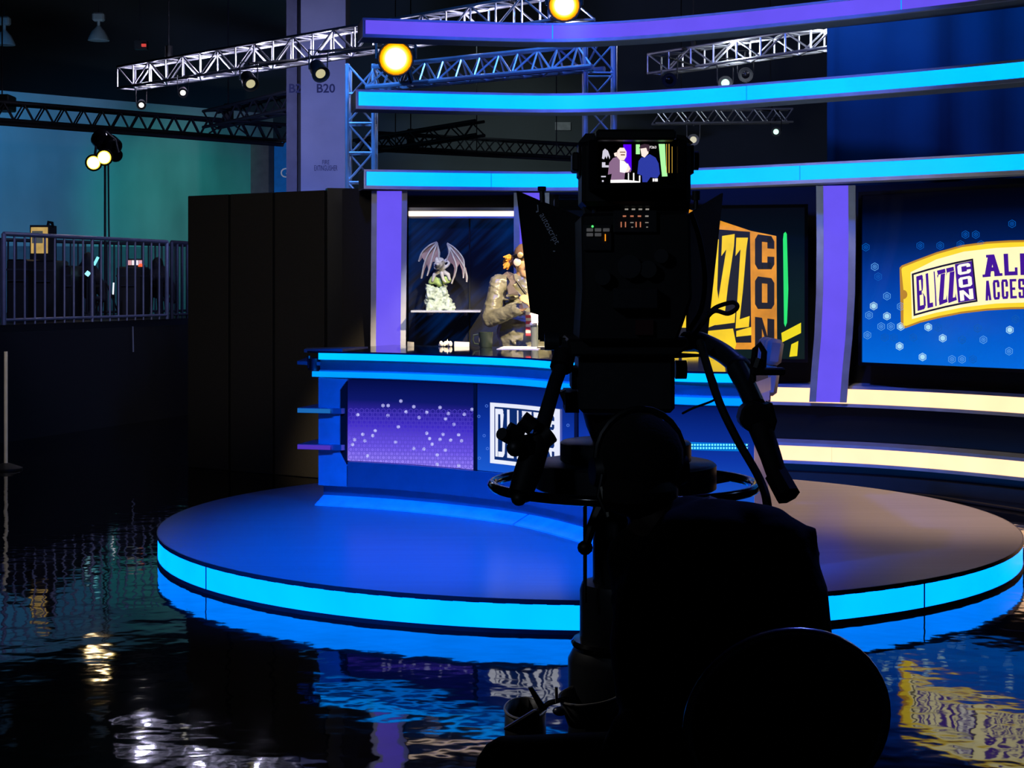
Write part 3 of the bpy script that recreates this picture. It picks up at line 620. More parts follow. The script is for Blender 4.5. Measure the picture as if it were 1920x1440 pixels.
for pts in ([(1005, 680), (1080, 668), (1076, 740), (1040, 980), (1020, 1150), (1085, 1130), (1080, 1200), (965, 1215), (985, 1040), (1030, 760), (1000, 800)],
            [(1090, 690), (1160, 690), (1150, 760), (1130, 1000), (1110, 1180), (1170, 1160), (1165, 1225), (1085, 1235), (1100, 1000), (1115, 760), (1085, 800)],
            [(945, 870), (975, 700), (985, 700), (975, 1000), (1000, 1190), (925, 1210)], [(925, 1050), (950, 900), (960, 1160), (1000, 1200), (920, 1230)],
            [(915, 1250), (1070, 1235), (1090, 1330), (1080, bot), (915, bot)], [(1090, 1250), (1180, 1225), (1180, 1275), (1090, 1285)]):
    g.poly([e3(*C7(*p)) for p in pts])
g.mk('logo_lettering', m_ye, s2)
g = G()
for c, y0, y1 in (('C', 880, 668), ('O', 1118, 920), ('N', 1345, 1165)):
    f = quadmap(e3, (1202, y1), (1318, y1 + 15), (1318, y0), (1202, y0), 0, C7); letters(g, c, f, 0, 1, 0, 1, t=.36, h=.2)
g.mk('logo_column_lettering', m_dk, s2)
g = G(); g.poly([e2(*C7(*p)) for p in [(1370, 700), (1374, 665), (1385, 655), (1393, 668), (1402, 1000), (1394, 1200), (1384, 1226), (1376, 1205)]]); g.mk('green_beam_print', glow('beam_green', (0.02, 0.80, 0.16), 1.0), s2)
g = G(); g.poly([e2(*C7(*p)) for p in [(1478, 1200), (1360, 1262), (1365, 1318), (1478, 1262)]]); g.poly([e2(*C7(*p)) for p in [(1420, 1330), (1462, 1310), (1455, 1400), (1408, 1405)]]); g.mk('yellow_beam_print', glow('beam_yellow', (0.95, 0.78, 0.0), 0.9), s2)

# ---------------------------------------------------------------- trusses
def truss(label, p0, p1, w, nb, m, r=0.022, rb=0.011, kind='box', group=None, name='lighting_truss', dens=2):
    p0, p1 = V(p0), V(p1); t = thing(name, (p0 + p1) / 2, label, 'truss', group)
    d = (p1 - p0).normalized(); up = V((0, 0, 1)) if abs(d.z) < .9 else V((0, 1, 0)); sd = d.cross(up).normalized(); up = sd.cross(d)
    h = w / 2
    offs = [sd * h + up * h, -sd * h + up * h, -sd * h - up * h, sd * h - up * h] if kind == 'box' else [up * h, -sd * h - up * h, sd * h - up * h]
    for o in offs: G().rod(p0 + o, p1 + o, r, n=8).mk('chord', m, t, smooth=True)
    n = len(offs); L = (p1 - p0).length; ln = L / nb
    for i in range(nb):
        a, b = p0 + d * (ln * i), p0 + d * (ln * (i + 1))
        for k in range(n):
            oa, ob = offs[k], offs[(k + 1) % n]
            if (i + k) % 2: oa, ob = ob, oa
            brace('diagonal_brace', a + oa, b + ob, rb, m, t)
            if dens > 1: brace('cross_brace', a + offs[k], a + offs[(k + 1) % n], rb, m, t)
    return t
def hanger(a, ztop=11.0, label='', m=None):
    pass
T1a, T1b = V((-5.30, 22.0, 4.52)), V((0.75, 16.35, 4.55))
truss('brightly lit silver box truss reaching over the white pillar to the violet band', T1a, T1b, 0.29, 22, m_alu, 0.02, 0.012)
for k, f in enumerate((0.05, 0.2, 0.35, 0.5, 0.65, 0.8, 0.95)):
    p = T1a.lerp(T1b, f); point('truss_toner', p + V((0, 0, 0.0)), (0.72, 0.7, 1.0), 19 if k < 5 else 12, 0.05)
def hoist(p, wdt, lab):
    h = thing('chain_hoist', p + V((0, 0, wdt / 2)), lab, 'chain hoist'); z = wdt / 2 - .01
    G().rod(p + V((0, 0, z + .1)), (p.x, p.y, 11.0), 0.008).mk('chain', m_darktruss, h); G().rod(p + V((0, 0, z)), p + V((0, 0, z + .2)), .04).rod(p + V((-.14, -.12, z)), p + V((.14, .12, z)), .02).mk('motor', m_black, h)
for f in (0.12, 0.88):
    p = T1a.lerp(T1b, f); h = thing('chain_hoist', p + V((0, 0, 0.2)), 'thin hoist chain holding the lit truss near its %s end' % ('outer' if f < .5 else 'set'), 'chain hoist')
    G().rod(p + V((0, 0, .16)), (p.x, p.y, 11.0), 0.008).mk('chain', m_darktruss, h); G().rod(p + V((0, 0, .14)), p + V((0, 0, .34)), .05).mk('motor', m_black, h)
dirw = dn
A0 = P(-40, 206, 23.7); A1 = P(535, 246, 27.4); A1.z = A0.z
truss('long dark truss crossing before the teal wall', A0, A1, 0.27, 34, m_darktruss, 0.03, 0.014, dens=1)
B0 = P(395, 258, 25.3); B1 = P(560, 216, 22.6); B0.z = B1.z = A0.z + .02
truss('short dark truss branching off before the white pillar', B0, B1, 0.25, 10, m_darktruss, 0.026, 0.014, dens=1)
g = G(); pa, pb = P(-40, 228, 23.2), P(530, 266, 27.0); pb.z = pa.z; pipe = g.rod(pa, pb, .035).mk('drape_pipe', m_darktruss); props(pipe, 'dark horizontal pipe just below the long truss before the teal wall', 'pipe')
g = G()
for k in range(6):
    f = k / 5; q = pa.lerp(pb, f); r_ = A0.lerp(A1, f); g.rod(q, (r_.x, r_.y, A0.z - .12), .014)
g.mk('pipe_hanger', m_darktruss, pipe)
truss('blue lit upright truss tower beside the white pillar', (-1.56, 16.6, 0.0), (-1.56, 16.6, 3.95), 0.27, 13, m_alu, 0.024, 0.012)
truss('blue lit upright truss tower behind the studio camera', (0.82, 15.0, 0.0), (0.82, 15.0, 3.95), 0.27, 13, m_alu, 0.022, 0.010)
truss('blue lit triangular truss spanning the two towers above the cyan band', (-1.42, 16.4, 3.80), (0.80, 14.85, 3.80), 0.22, 12, m_alu, 0.026, 0.011, 'tri')
truss('silver truss hanging above the cyan band before the blue drape', (1.80, 20.2, 4.46), (3.95, 17.6, 4.46), 0.24, 9, m_alu, 0.018, 0.012)
truss('thin silver truss seen between the two cyan bands', (2.12, 24.0, 4.20), (4.25, 24.4, 4.26), 0.20, 14, m_alu, 0.016, 0.011, dens=1)
point('truss_toner', (2.6, 19.0, 4.5), (0.8, 0.88, 1.0), 20, .05); point('truss_toner', (3.5, 18.0, 4.5), (0.8, 0.88, 1.0), 20, .05); spot('truss_front', (2.6, 17, 3.2), (3.0, 24, 4.2), (0.8, 0.9, 1.0), 160, 40)
truss('dim dark truss hanging before the grey hall wall', P(700, 262, 33), P(1190, 290, 33.5), 0.28, 26, m_darktruss, 0.03, 0.015, dens=1)
truss('dim dark truss crossing behind the tower before the grey hall wall', P(660, 278, 32), P(900, 240, 30), 0.26, 12, m_darktruss, 0.03, 0.015, dens=1)
tp = G().rod(P(690, 281, 31), P(1190, 306, 32), .03).mk('drape_pipe', m_darktruss); props(tp, 'dim dark pipe low before the grey hall wall', 'pipe')
for f in (.1, .4, .7): a = P(690, 281, 31).lerp(P(1190, 306, 32), f); G().rod(a, (a.x, a.y, 11.0), .01).mk('pipe_drop', m_darktruss, tp)
# blue drape
g = G(); n = 60; xa, xb = P(1552, 300, 15.6).x, 8.5; vs = []
for i in range(n + 1):
    f = i / n; vs += [(xa + (xb - xa) * f, 15.6 + .03 * math.sin(f * 60) + .05 * math.sin(f * 23 + 1), z) for z in (0.0, 7.5)]
g.add(vs, [(2 * i, 2 * i + 2, 2 * i + 3, 2 * i + 1) for i in range(n)])
dr = g.mk('stage_drape', mat('blue_lit_drape', (0.05, 0.11, 0.14), 0.95, var=0.35, scale=0.6), smooth=True); sol = dr.modifiers.new('thick', 'SOLIDIFY'); sol.thickness = 0.01
props(dr, 'tall blue lit drape hanging behind the curved light bands', 'drape')

# ---------------------------------------------------------------- white pillar and partition
pl = thing('hall_pillar', (-2.75, 22.0, 0), 'pale pillar lettered B20 rising behind the black partition', 'pillar'); pl['kind'] = 'thing'
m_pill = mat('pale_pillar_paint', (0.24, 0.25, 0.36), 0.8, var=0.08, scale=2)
xa, xb, xc = P(564, 300, 22).x, P(648, 300, 22).x, P(537, 300, 22.35).x
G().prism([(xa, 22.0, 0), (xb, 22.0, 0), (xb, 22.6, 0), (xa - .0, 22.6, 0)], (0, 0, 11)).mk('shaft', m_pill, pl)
G().prism([(xc, 22.35, 0), (xa - .10, 22.35, 0), (xa - .10, 22.6, 0), (xc, 22.6, 0)], (0, 0, 11)).mk('side_shaft', mat('pillar_paint_with_shade', (.12, .12, .17), .8), pl); G().prism([(xa - .10, 22.42, 0), (xa, 22.42, 0), (xa, 22.6, 0), (xa - .10, 22.6, 0)], (0, 0, 11)).mk('dark_gap_strip', m_black, pl)  # side shade is put into darker paint; black strip stands for the gap
m_ink = mat('dark_lettering', (0.03, 0.035, 0.10), 0.8)
def sign(word, x, y, hpx, Y, parent, m, name='lettering', cx=False, sx=1.0):
    vs, fs = font_polys(word, 1.0, .02 if word[0] == 'B' else 0.0); xs = [v[0] for v in vs]; ys = [v[1] for v in vs]; k = hpx * Y / F / (max(ys) - min(ys)); o = P(x, y, Y)
    ox = (max(xs) + min(xs)) / 2 if cx else min(xs)
    return G().add([(o.x + (v[0] - ox) * k * sx, Y, o.z + (v[1] - min(ys)) * k) for v in vs], fs).mk(name, m, parent)
sign('B20', 594, 174, 17, 21.995, pl, m_ink); sign('B2', 542, 174, 17, 22.345, pl, m_ink)
sign('FIRE', 611, 308, 8, 21.995, pl, m_ink, cx=True, sx=.65); sign('EXTINGUISHER', 611, 320, 10, 21.995, pl, m_ink, cx=True, sx=.45)
bn = thing('event_banner', P(525, 350, 29), 'blue banner with a white letter at the edge of the pale pillar', 'banner')
G().pbox(514, 266, 560, 708.7, 29.0, 29.05).mk('banner_sheet', mat('banner_blue', (0.0, 0.20, 0.60), 0.8), bn)
sign('G', 526, 333, 18, 28.99, bn, mat('banner_white', (0.85, 0.88, 0.9), 0.8))
gp = G().pbox(470, 265, 513, 706.4, 29.4, 29.5).mk('grey_panel', mat('grey_display_panel', (0.10, 0.10, 0.11), 0.9)); props(gp, 'tall grey panel standing between the teal wall and the blue banner', 'panel')
m_part = mat('black_fabric_panel', (0.022, 0.020, 0.018), 0.95, bump=0.2, scale=90)
pt = thing('folding_partition', (-2.1, 14.1, 0), 'black panelled partition running from the railing to the violet post', 'partition'); pt['kind'] = 'thing'
pA, pB = P(350, 367, 14.7), P(697, 352, 13.5)
cuts = [0, .245, .49, .765, 1]
u = (pB - pA); u.z = 0; pn = V((u.y, -u.x, 0)).normalized()
for a, b in zip(cuts, cuts[1:]):
    q0_, q1_ = pA + u * a + u.normalized() * .012, pA + u * b - u.normalized() * .012
    G().prism([(q0_.x, q0_.y, 0), (q1_.x, q1_.y, 0), (q1_.x, q1_.y, 2.49), (q0_.x, q0_.y, 2.49)], -pn * .06).mk('panel', m_part, pt, bevel=.006)
    G().prism([(q1_.x, q1_.y, 0), (q1_.x + u.normalized().x * .024, q1_.y + u.normalized().y * .024, 0), (q1_.x + u.normalized().x * .024, q1_.y + u.normalized().y * .024, 2.485), (q1_.x, q1_.y, 2.485)], -pn * .045).mk('joint_post', m_black, pt)

# ---------------------------------------------------------------- raised deck with railing
FA, FB = V((-5.40, 17.0, 1.27)), V((-4.23, 20.55, 1.27)); fu = (FB - FA).normalized(); fn = V((-fu.y, fu.x, 0))
dkp = thing('audience_deck', (-6.5, 19.5, 0), 'dark raised deck behind the steel railing', 'platform')
o0 = FA - fu * .4; o1 = FB + fu * 2.5
G().prism([(o0.x, o0.y, 1.17), (o1.x, o1.y, 1.17), (o1.x + fn.x * 4, o1.y + fn.y * 4, 1.17), (o0.x + fn.x * 4, o0.y + fn.y * 4, 1.17)], (0, 0, .08)).mk('deck_board', m_black, dkp)
G().prism([(o0.x, o0.y, 0), (o1.x, o1.y, 0), (o1.x, o1.y, 1.168), (o0.x, o0.y, 1.168)], fn * .04).mk('front_skirt', m_cloth, dkp)
G().rod(P(249, 612, 18.9), P(250, 660, 18.9), .009).mk('hanging_strap', mat('grey_strap', (0.2, 0.2, 0.22), .7), dkp)
m_rail = mat('galvanised_rail', (0.30, 0.31, 0.42), 0.4, 0.6)
def railing(label, A, B, n, ht=0.97, m=m_rail):
    t = thing('steel_railing', (A + B) / 2, label, 'railing'); uz = V((0, 0, 1)); A = A.copy(); B = B.copy(); A.z = B.z = 1.25
    G().rod(A + uz * ht, B + uz * ht, .024).mk('top_rail', m, t, smooth=True); G().rod(A + uz * .05, B + uz * .05, .018).mk('bottom_rail', m, t, smooth=True)
    for k in range(n + 1):
        p = A.lerp(B, k / n); post = k in (0, n) or k == n // 2
        G().rod(p, p + uz * ht, .026 if k in (0, n) else (.02 if post else .0125)).mk('post' if post else 'baluster', m, t, smooth=True)
    return t
railing('near steel railing with upright bars along the raised deck', FA, P(313, 600, 20.1), 18)
railing('short dark railing section beside the black partition', P(322, 600, 20.2), P(352, 598, 20.7), 3, m=mat('dark_rail', (0.06, 0.06, 0.08), .5, .4))
railing('second railing at the rear of the raised deck', P(0, 560, 20.9), P(352, 560, 23.8), 26, ht=1.02, m=mat('dim_rail', (0.07, 0.08, 0.11), .5, .4))
# dark cases and seated crew on the deck
def case(x0, x1, y0, Y, label, dep=.6):
    a, b = P(x0, y0, Y), P(x1, y0, Y); t = thing('road_case', ((a.x + b.x) / 2, Y, 1.25), label, 'road case', 'road cases on the deck')
    G().box(((a.x + b.x) / 2, Y + dep / 2, (1.25 + a.z) / 2), (b.x - a.x, dep, a.z - 1.25)).mk('case_body', m_black, t, bevel=.02)
    G().box(((a.x + b.x) / 2, Y + dep / 2, a.z - .12), (b.x - a.x + .01, dep + .01, .025)).mk('lid_band', m_darktruss, t)
    G().rod(((a.x + b.x) / 2 - .1, Y - .015, a.z - .25), ((a.x + b.x) / 2 + .1, Y - .015, a.z - .25), .012).mk('handle', m_darktruss, t); return t
case(12, 51, 486, 18.6, 'dark road case at the outer end of the railing')
case(55, 103, 488, 18.9, 'dark road case below the yellow lit cabinet')
case(107, 132, 498, 19.3, 'low dark road case next to the case below the yellow cabinet')
case(218, 266, 500, 20.75, 'dark road case carrying the red lamp', .45)
yc = thing('lit_cabinet', P(75, 490, 19.3), 'small yellow lit display cabinet standing above the railing', 'display')
G().pbox(56, 422, 93, 489, 19.3, 19.6).mk('cabinet_case', m_black, yc)
G().pbox(58, 426, 89, 475, 19.285, 19.3).mk('lit_face', glow('cabinet_yellow', (0.62, 0.40, 0.12), 0.8, .2, 9), yc)
G().pbox(60, 433, 80, 456, 19.278, 19.285).mk('dark_picture', mat('cabinet_picture', (0.05, 0.05, 0.05), .5, emit=(0.05, 0.06, 0.06)), yc)
G().tube([P(90, 424, 19.4), P(91, 416, 19.4), P(98, 418, 19.4), P(99, 424, 19.42), P(93, 426, 19.45)], .02).mk('handle_loop', m_black, yc)
def tube_light(a, b, Y, col, label, r=.018, nm='light_tube', pw=1.2):
    A_, B_ = P(*a, Y), P(*b, Y); t = thing(nm, (B_.x, Y, 1.25), label, 'light'); G().rod(A_, B_, r).mk('tube', glow(nm + '_' + label[:9].replace(' ', '_'), col, pw), t)
    G().tube([B_, (B_.x, Y + .03, B_.z - .05), (B_.x, Y + .03, 1.25)], .014).box((B_.x, Y + .03, 1.265), (.16, .16, .03)).mk('stand', m_black, t)
tube_light((184, 482), (176, 497), 19.9, (0.25, 0.85, 1.0), 'cyan glowing light tube tilted behind the railing')
tube_light((167, 510), (162, 516), 19.7, (0.35, 0.8, 1.0), 'tiny cyan glowing tablet low behind the railing', r=.03)
tube_light((213, 530), (212, 552), 20.2, (0.8, 0.85, 1.0), 'white upright light tube behind the middle of the railing', r=.010)
rl = thing('red_lamp', P(264, 500, 20.8), 'small red lamp glowing on the dark road case', 'lamp'); G().ell(P(264, 499, 20.98), (.035,) * 3).mk('lens', glow('lamp_red', (1.0, 0.10, 0.03), 1.4), rl); G().pbox(260, 497, 268, 501, 20.97, 21.1).mk('housing', m_black, rl)
lp = thing('pixel_bar', P(252, 500, 21.3), 'pale pink lit bar standing on the dark road case', 'light')
for xa_, xb_, c in ((240, 245, (0.7, 0.35, 0.4)), (247, 251, (1, .9, .95)), (253, 258, (1, .9, 1)), (260, 265, (.8, .4, .5))):
    G().pbox(xa_, 488, xb_, 497, 21.2, 21.24).mk('lit_cell', glow('cell_%d' % xa_, c, .9), lp)
G().pbox(238, 485, 267, 500.5, 21.24, 21.3).mk('housing', m_black, lp)
m_person_dark = mat('dark_jacket', (0.012, 0.012, 0.018), .9); m_hair_dark = mat('dark_hair', (0.006, .005, .005), .7)
def crew(x, y, Y, label, lean):
    h = P(x, y, Y); t = thing('person', (h.x, Y, 1.25), label, 'person')
    st_ = thing('folding_stool', (h.x, Y + .02, 1.25), 'dark stool under the crew member %s' % ('beside the cyan light tube' if x < 200 else 'at the far end of the railing'), 'stool')
    G().lathe([(.17, .40), (.17, .435), (.01, .44)], (h.x, Y, 1.25), n=16).mk('seat', m_black, st_)
    for a in range(4): G().rod((h.x + .14 * math.cos(a * 1.57 + .8), Y + .14 * math.sin(a * 1.57 + .8), 1.25), (h.x + .1 * math.cos(a * 1.57 + .8), Y + .1 * math.sin(a * 1.57 + .8), 1.66), .012).mk('leg', m_black, st_)
    s = V((h.x, Y, h.z)); g = G()
    g.ell(s, (.078, .095, .115)).cap(s - V((0, 0, .1)), s - V((0, -.01, .2)), .05, .055); hip = V((h.x + .0, Y, 1.78)); sh = s - V((lean * .02, -.01, .25))
    g.ell((sh + hip) / 2, (.17, .12, .25)).ell(hip, (.17, .14, .11)).cap(sh + V((-.15, 0, 0)), sh + V((.15, 0, 0)), .065)
    for sx in (-1, 1):
        e = sh + V((sx * .21, -.02, -.22)); g.cap(sh + V((sx * .17, 0, 0)), e, .055, .045).cap(e, e + V((-sx * .06, -.2, .02)), .042, .035).ell(e + V((-sx * .07, -.25, .02)), (.035, .05, .025))
        k_ = hip + V((sx * .11, -.36, -.02)); g.cap(hip + V((sx * .09, 0, -.03)), k_, .085, .06).cap(k_, V((k_.x, k_.y + .02, 1.33)), .055, .04).cap(V((k_.x, k_.y, 1.295)), V((k_.x, k_.y - .15, 1.285)), .042, .035)
    g.blob('body', m_person_dark, t, .02, 4)
    G().ell(s + V((0, .012, .02)), (.084, .098, .112)).mk('hair', m_hair_dark, t, smooth=True)
crew(165, 492, 20.2, 'seated person with dark hair beside the cyan light tube behind the railing', 1)
crew(295, 500, 22.0, 'seated person in dark clothes at the far end of the railing', -1)

def hot_lens(name, core, rim, power):
    """a lamp lens, hot in the middle, its glare painted in as an orange rim"""
    m = bpy.data.materials.new(name); m.use_nodes = True; nt = m.node_tree; b = nt.nodes['Principled BSDF']; b.inputs['Base Color'].default_value = (.01, .006, .003, 1); b.inputs['Specular IOR Level'].default_value = .1
    uvs = nt.nodes.new('ShaderNodeTexCoord'); gr = nt.nodes.new('ShaderNodeTexGradient'); gr.gradient_type = 'SPHERICAL'; mp = nt.nodes.new('ShaderNodeMapping')
    r = nt.nodes.new('ShaderNodeValToRGB'); r.color_ramp.elements[0].position = .02; r.color_ramp.elements[0].color = (*rim, 1); r.color_ramp.elements[1].position = .40; r.color_ramp.elements[1].color = (*core, 1); [setattr(r.color_ramp.elements.new(p_), 'color', c_) for p_, c_ in ((.12, (1.0, .45, 0, 1)), (.22, (1.3, .85, 0, 1)), (.30, (1.6, 1.25, .15, 1)))]
    nt.links.new(uvs.outputs['Object'], mp.inputs[0]); nt.links.new(mp.outputs[0], gr.inputs[0]); nt.links.new(gr.outputs[0], r.inputs[0]); nt.links.new(r.outputs[0], b.inputs['Emission Color'])
    b.inputs['Emission Strength'].default_value = power; return m, mp
def lens_at(c):
    m, mp = hot_lens('tungsten_lens', (12.0, 8.5, 5.0), (0.9, 0.36, 0.10), 1.0)
    d = c - tw.location; k = 1 / .125; mp.inputs['Scale'].default_value = (k,) * 3; mp.inputs['Location'].default_value = (-d.x * k, -d.y * k, -d.z * k); return m
# twin lamp on a stand
tw = thing('twin_spotlight', P(198, 560, 21.4), 'twin warm spotlight on a tall stand behind the railing', 'spotlight')
YL = 21.4; zb = 1.25
G().tube([P(197, 300, YL), P(197, 420, YL), V((P(197, 300, YL).x, YL, zb))], .016).mk('pole', m_darktruss, tw)
G().tube([P(203, 300, YL + .1), P(204, 420, YL + .1), V((P(204, 300, YL).x, YL + .1, zb))], .012).mk('rear_pole', m_darktruss, tw)
for k in range(3): G().rod(V((P(197, 300, YL).x, YL, zb + .5)), V((P(197, 300, YL).x + .2 * math.cos(k * 2.09), YL + .2 * math.sin(k * 2.09), zb)), .012).mk('leg', m_darktruss, tw)
aim = (V((-4.6, 12, 2.2)) - P(195, 285, YL)).normalized()
for nm, (cx_, cy_) in (('lamp_head', (176, 305)), ('lamp_head', (196, 295))):
    c = P(cx_, cy_, YL - .05); hd = G().lathe([(.03, -.30), (.085, -.26), (.10, -.05), (.115, 0), (.115, .02)], c, aim, 18).mk(nm, m_black, tw, smooth=True)
    G().lathe([(.094, .012), (.085, .035), (.045, .052), (.01, .058)], c, aim, 18).mk('lens', lens_at(c), hd, smooth=True)
for cx_, cy_, r_ in ((192, 262, .14), (208, 272, .13), (214, 288, .09)):
    G().lathe([(r_ * .5, -.14), (r_, -.06), (r_, .08), (r_ * .85, .1)], P(cx_, cy_, YL + .2), (.5, -.5, -.4), 16).mk('dark_lamp_head', m_gloss, tw, smooth=True)
G().tube([P(178, 290, YL + .1), P(182, 260, YL + .1), P(200, 248, YL + .1), P(216, 262, YL + .1), P(222, 286, YL + .1)], .018).mk('yoke', m_darktruss, tw)

# par cans, orange lamps, moving heads
def chord_near(p0, p1, w, c, tri=False):
    p0, p1, c = V(p0), V(p1), V(c); d = (p1 - p0).normalized(); t = min(max((c - p0).dot(d), .1), (p1 - p0).length - .1); sd = d.cross(V((0, 0, 1))).normalized()
    return min((p0 + d * t + sd * (w / 2 * s_) - V((0, 0, w / 2)) for s_ in (-1, 1)), key=lambda q: (q - c).length)
def par_can(c, aim, s, lens, label, name='par_can', group=None, up=0.25, body=None, tr=None):
    c = V(c); d = (V(aim) - c).normalized(); t = thing(name, c, label, 'spotlight', group); body = body or m_black
    G().lathe([(s * .45, -s * 1.9), (s * .8, -s * 1.7), (s * .95, -s * .2), (s, 0), (s, s * .25), (s * .93, s * .25), (s * .9, 0)], c, d, 18).mk('lamp_body', body, t, smooth=True)
    fl = 1.0 if name == 'amber_lamp' else .62
    G().lathe([(s * .88 * fl, .0), (s * .86 * fl, s * .08), (s * .55 * fl, s * .2), (s * .02, s * .26)], c, d, 20).mk('lens', lens, t, smooth=True)
    q = c - d * s * .8; sd = d.cross(V((0, 0, 1))).normalized()
    G().tube([q + sd * s * 1.05, q + sd * s * 1.1 + V((0, 0, up * .7)), q - sd * s * 1.1 + V((0, 0, up * .7)), q - sd * s * 1.05], s * .09).mk('yoke', body, t)
    G().rod(q + V((0, 0, up * .65)), chord_near(*tr, c) if tr else q + V((0, 0, up)), s * .16).mk('clamp', body, t); return t
for x, y, Y, r_, lab in ((742, 110, 15.75, .163, 'glowing orange lamp between the violet and cyan bands'), (1058, 10, 16.2, .155, 'glowing orange lamp on the truss above the violet band')):
    m, mp = hot_lens('amber_lens', (7.0, 4.6, 1.6), (0.95, 0.24, 0.0), 1.0); mp.inputs['Scale'].default_value = (1 / (r_ * 1.02),) * 3
    c = P(x, y, Y); par_can(c, (c.x * .2, 0, 1.7), r_ / .9, m, lab, name='amber_lamp', group='amber lamps', up=.42, tr=(T1a, T1b, .29) if y < 50 else (V((-1.42, 16.4, 3.80)), V((0.80, 14.85, 3.80)), .22))
m_pl = glow('par_lens_white', (1.0, 0.95, 0.85), 1.6); m_pw = glow('par_lens_dim', (0.55, 0.50, 0.28), 1.0)
for x, y, f, lab in ((265, 197, .02, 'par can at the outer tip of the lit truss'), (343, 174, .26, 'par can under the lit truss, next after the one at its tip'), (470, 157, .58, 'par can under the lit truss before the dark part of the pillar'), (601, 138, .83, 'par can under the lit truss covering the pillar lettering')):
    p = T1a.lerp(T1b, f); Y = p.y; c = P(x, y, Y); a = c + V((.5, -.9, -.75)) if x > 400 else c + V((.25, -1.2, -.5))
    par_can(c, a, .10 if x > 400 else .065, m_pl if x < 400 else m_pw, lab, group='par cans under the lit truss', up=.3, body=mat('par_body', (0.03, 0.03, 0.03), .45), tr=(T1a, T1b, .29))
for f, a_ in ((.2, 'outer'), (.85, 'drape')): hoist(V((1.80, 20.2, 4.46)).lerp(V((3.95, 17.6, 4.46)), f), .24, 'dark hoist chain holding the silver truss above the cyan band near its %s end' % a_)
for f, a_ in ((.2, 'camera'), (.85, 'drape')): hoist(V((2.12, 24.0, 4.20)).lerp(V((4.25, 24.4, 4.26)), f), .20, 'dark hoist chain holding the thin truss between the cyan bands near its %s end' % a_)
T2 = ((1.80, 20.2, 4.46), (3.95, 17.6, 4.46), .24); T3 = ((2.12, 24.0, 4.20), (4.25, 24.4, 4.26), .20)
m_mh = glow('green_white_lens', (0.55, 1.0, 0.75), 1.6)
par_can(P(1360, 156, 19.3), P(1450, 400, 10), .09, m_mh, 'greenish spotlight under the silver truss above the cyan band', 'moving_head', up=.42, tr=T2)
par_can(P(1455, 247, 24.2), P(1500, 400, 14), .075, m_mh, 'greenish spotlight under the thin truss between the cyan bands', 'moving_head', up=.30, tr=T3)
par_can(P(1300, 262, 24.0), P(1250, 600, 12), .09, glow('par_lens_warm', (0.8, 0.75, 0.55), .8), 'pale spotlight hanging above the shoulder of the studio camera viewfinder', 'par_can', up=.32, body=mat('par_body_grey', (0.25, 0.25, 0.25), .5), tr=T3)
for x, y in ((1255, 150), (1398, 140)):
    par_can(P(x, y, 19.2), P(x, 500, 10), .09, m_gloss, 'unlit spotlight under the silver truss %s the greenish one' % ('outward of' if x < 1300 else 'beyond'), 'moving_head', up=.40, tr=T2)
for x, y, Y, lab in ((185, 66, 30, 'bell shaped house lamp hanging from the dark ceiling'), (8, 74, 29.5, 'bell shaped house lamp farthest from the brightly lit truss')):
    c = P(x, y, Y); t = thing('house_lamp', c, lab, 'ceiling lamp', 'house lamps'); mg = mat('house_lamp_metal', (0.5, 0.52, 0.55), .4, .3)
    G().lathe([(.20, -.10), (.19, -.06), (.13, .07), (.06, .14), (.05, .16)], c, n=20).mk('bell_shade', mg, t, smooth=True)
    G().rod(c + V((0, 0, .15)), c + V((0, 0, .27)), .03).mk('neck', mg, t); G().box(c + V((0, 0, .34)), (.22, .16, .16)).mk('ballast_box', mg, t, bevel=.03)
    G().rod(c + V((0, 0, .4)), (c.x, c.y, 11.0), .008).mk('drop_rod', m_darktruss, t); G().lathe([(.17, -.105), (.17, -.095)], c, n=18).mk('diffuser', mat('prism_glass', (.5, .5, .55), .2), t)
ex = thing('exit_sign', P(268, 86, 29), 'tiny red sign glowing high in the dark hall', 'sign'); G().pbox(265, 82, 273, 87, 29, 29.05).mk('lit_face', glow('sign_red', (.7, .06, .05), .9), ex); G().pbox(252, 76, 275, 92, 29.06, 29.2).rod(P(262, 78, 29.1), (P(262, 78, 29.1).x, 29.1, 11), .01).mk('bracket', m_darktruss, ex)
sp = thing('hanging_speaker', P(8, 195, 24.5), 'dark speaker box hanging at the end of the long truss', 'speaker'); G().pbox(-12, 176, 16, 206, 24.3, 24.7).mk('cabinet', m_black, sp, bevel=.02); G().rod(P(4, 178, 24.5), (P(4, 178, 24.5).x, 24.5, 11), .012).mk('hanger', m_darktruss, sp)
for x, y, Y, lab in ((428, 215, 26.4, 'dark hoist motor over the long dark truss'), (770, 258, 33.2, 'dark hoist motor over the dim truss by the grey wall')):
    t = thing('hoist_motor', P(x, y, Y), lab, 'hoist'); c = P(x, y, Y); G().box(c, (.16, .16, .36)).mk('motor_body', m_black, t, bevel=.03); G().rod(c + V((0, 0, .17)), (c.x, c.y, 11), .012).mk('chain', m_darktruss, t)
    G().rod(c - V((0, 0, .1)), c - V((.3, .1, .32)), .014).rod(c - V((0, 0, .1)), c - V((-.3, -.1, .32)), .014).mk('bridle', m_darktruss, t)
wp = props(G().pbox(1041, 229, 1070, 244, 39.9, 40.0).mk('wall_plate', mat('pale_plate', (.85, .88, .9), .8)), 'small pale blank sign high on the grey hall wall', 'sign')
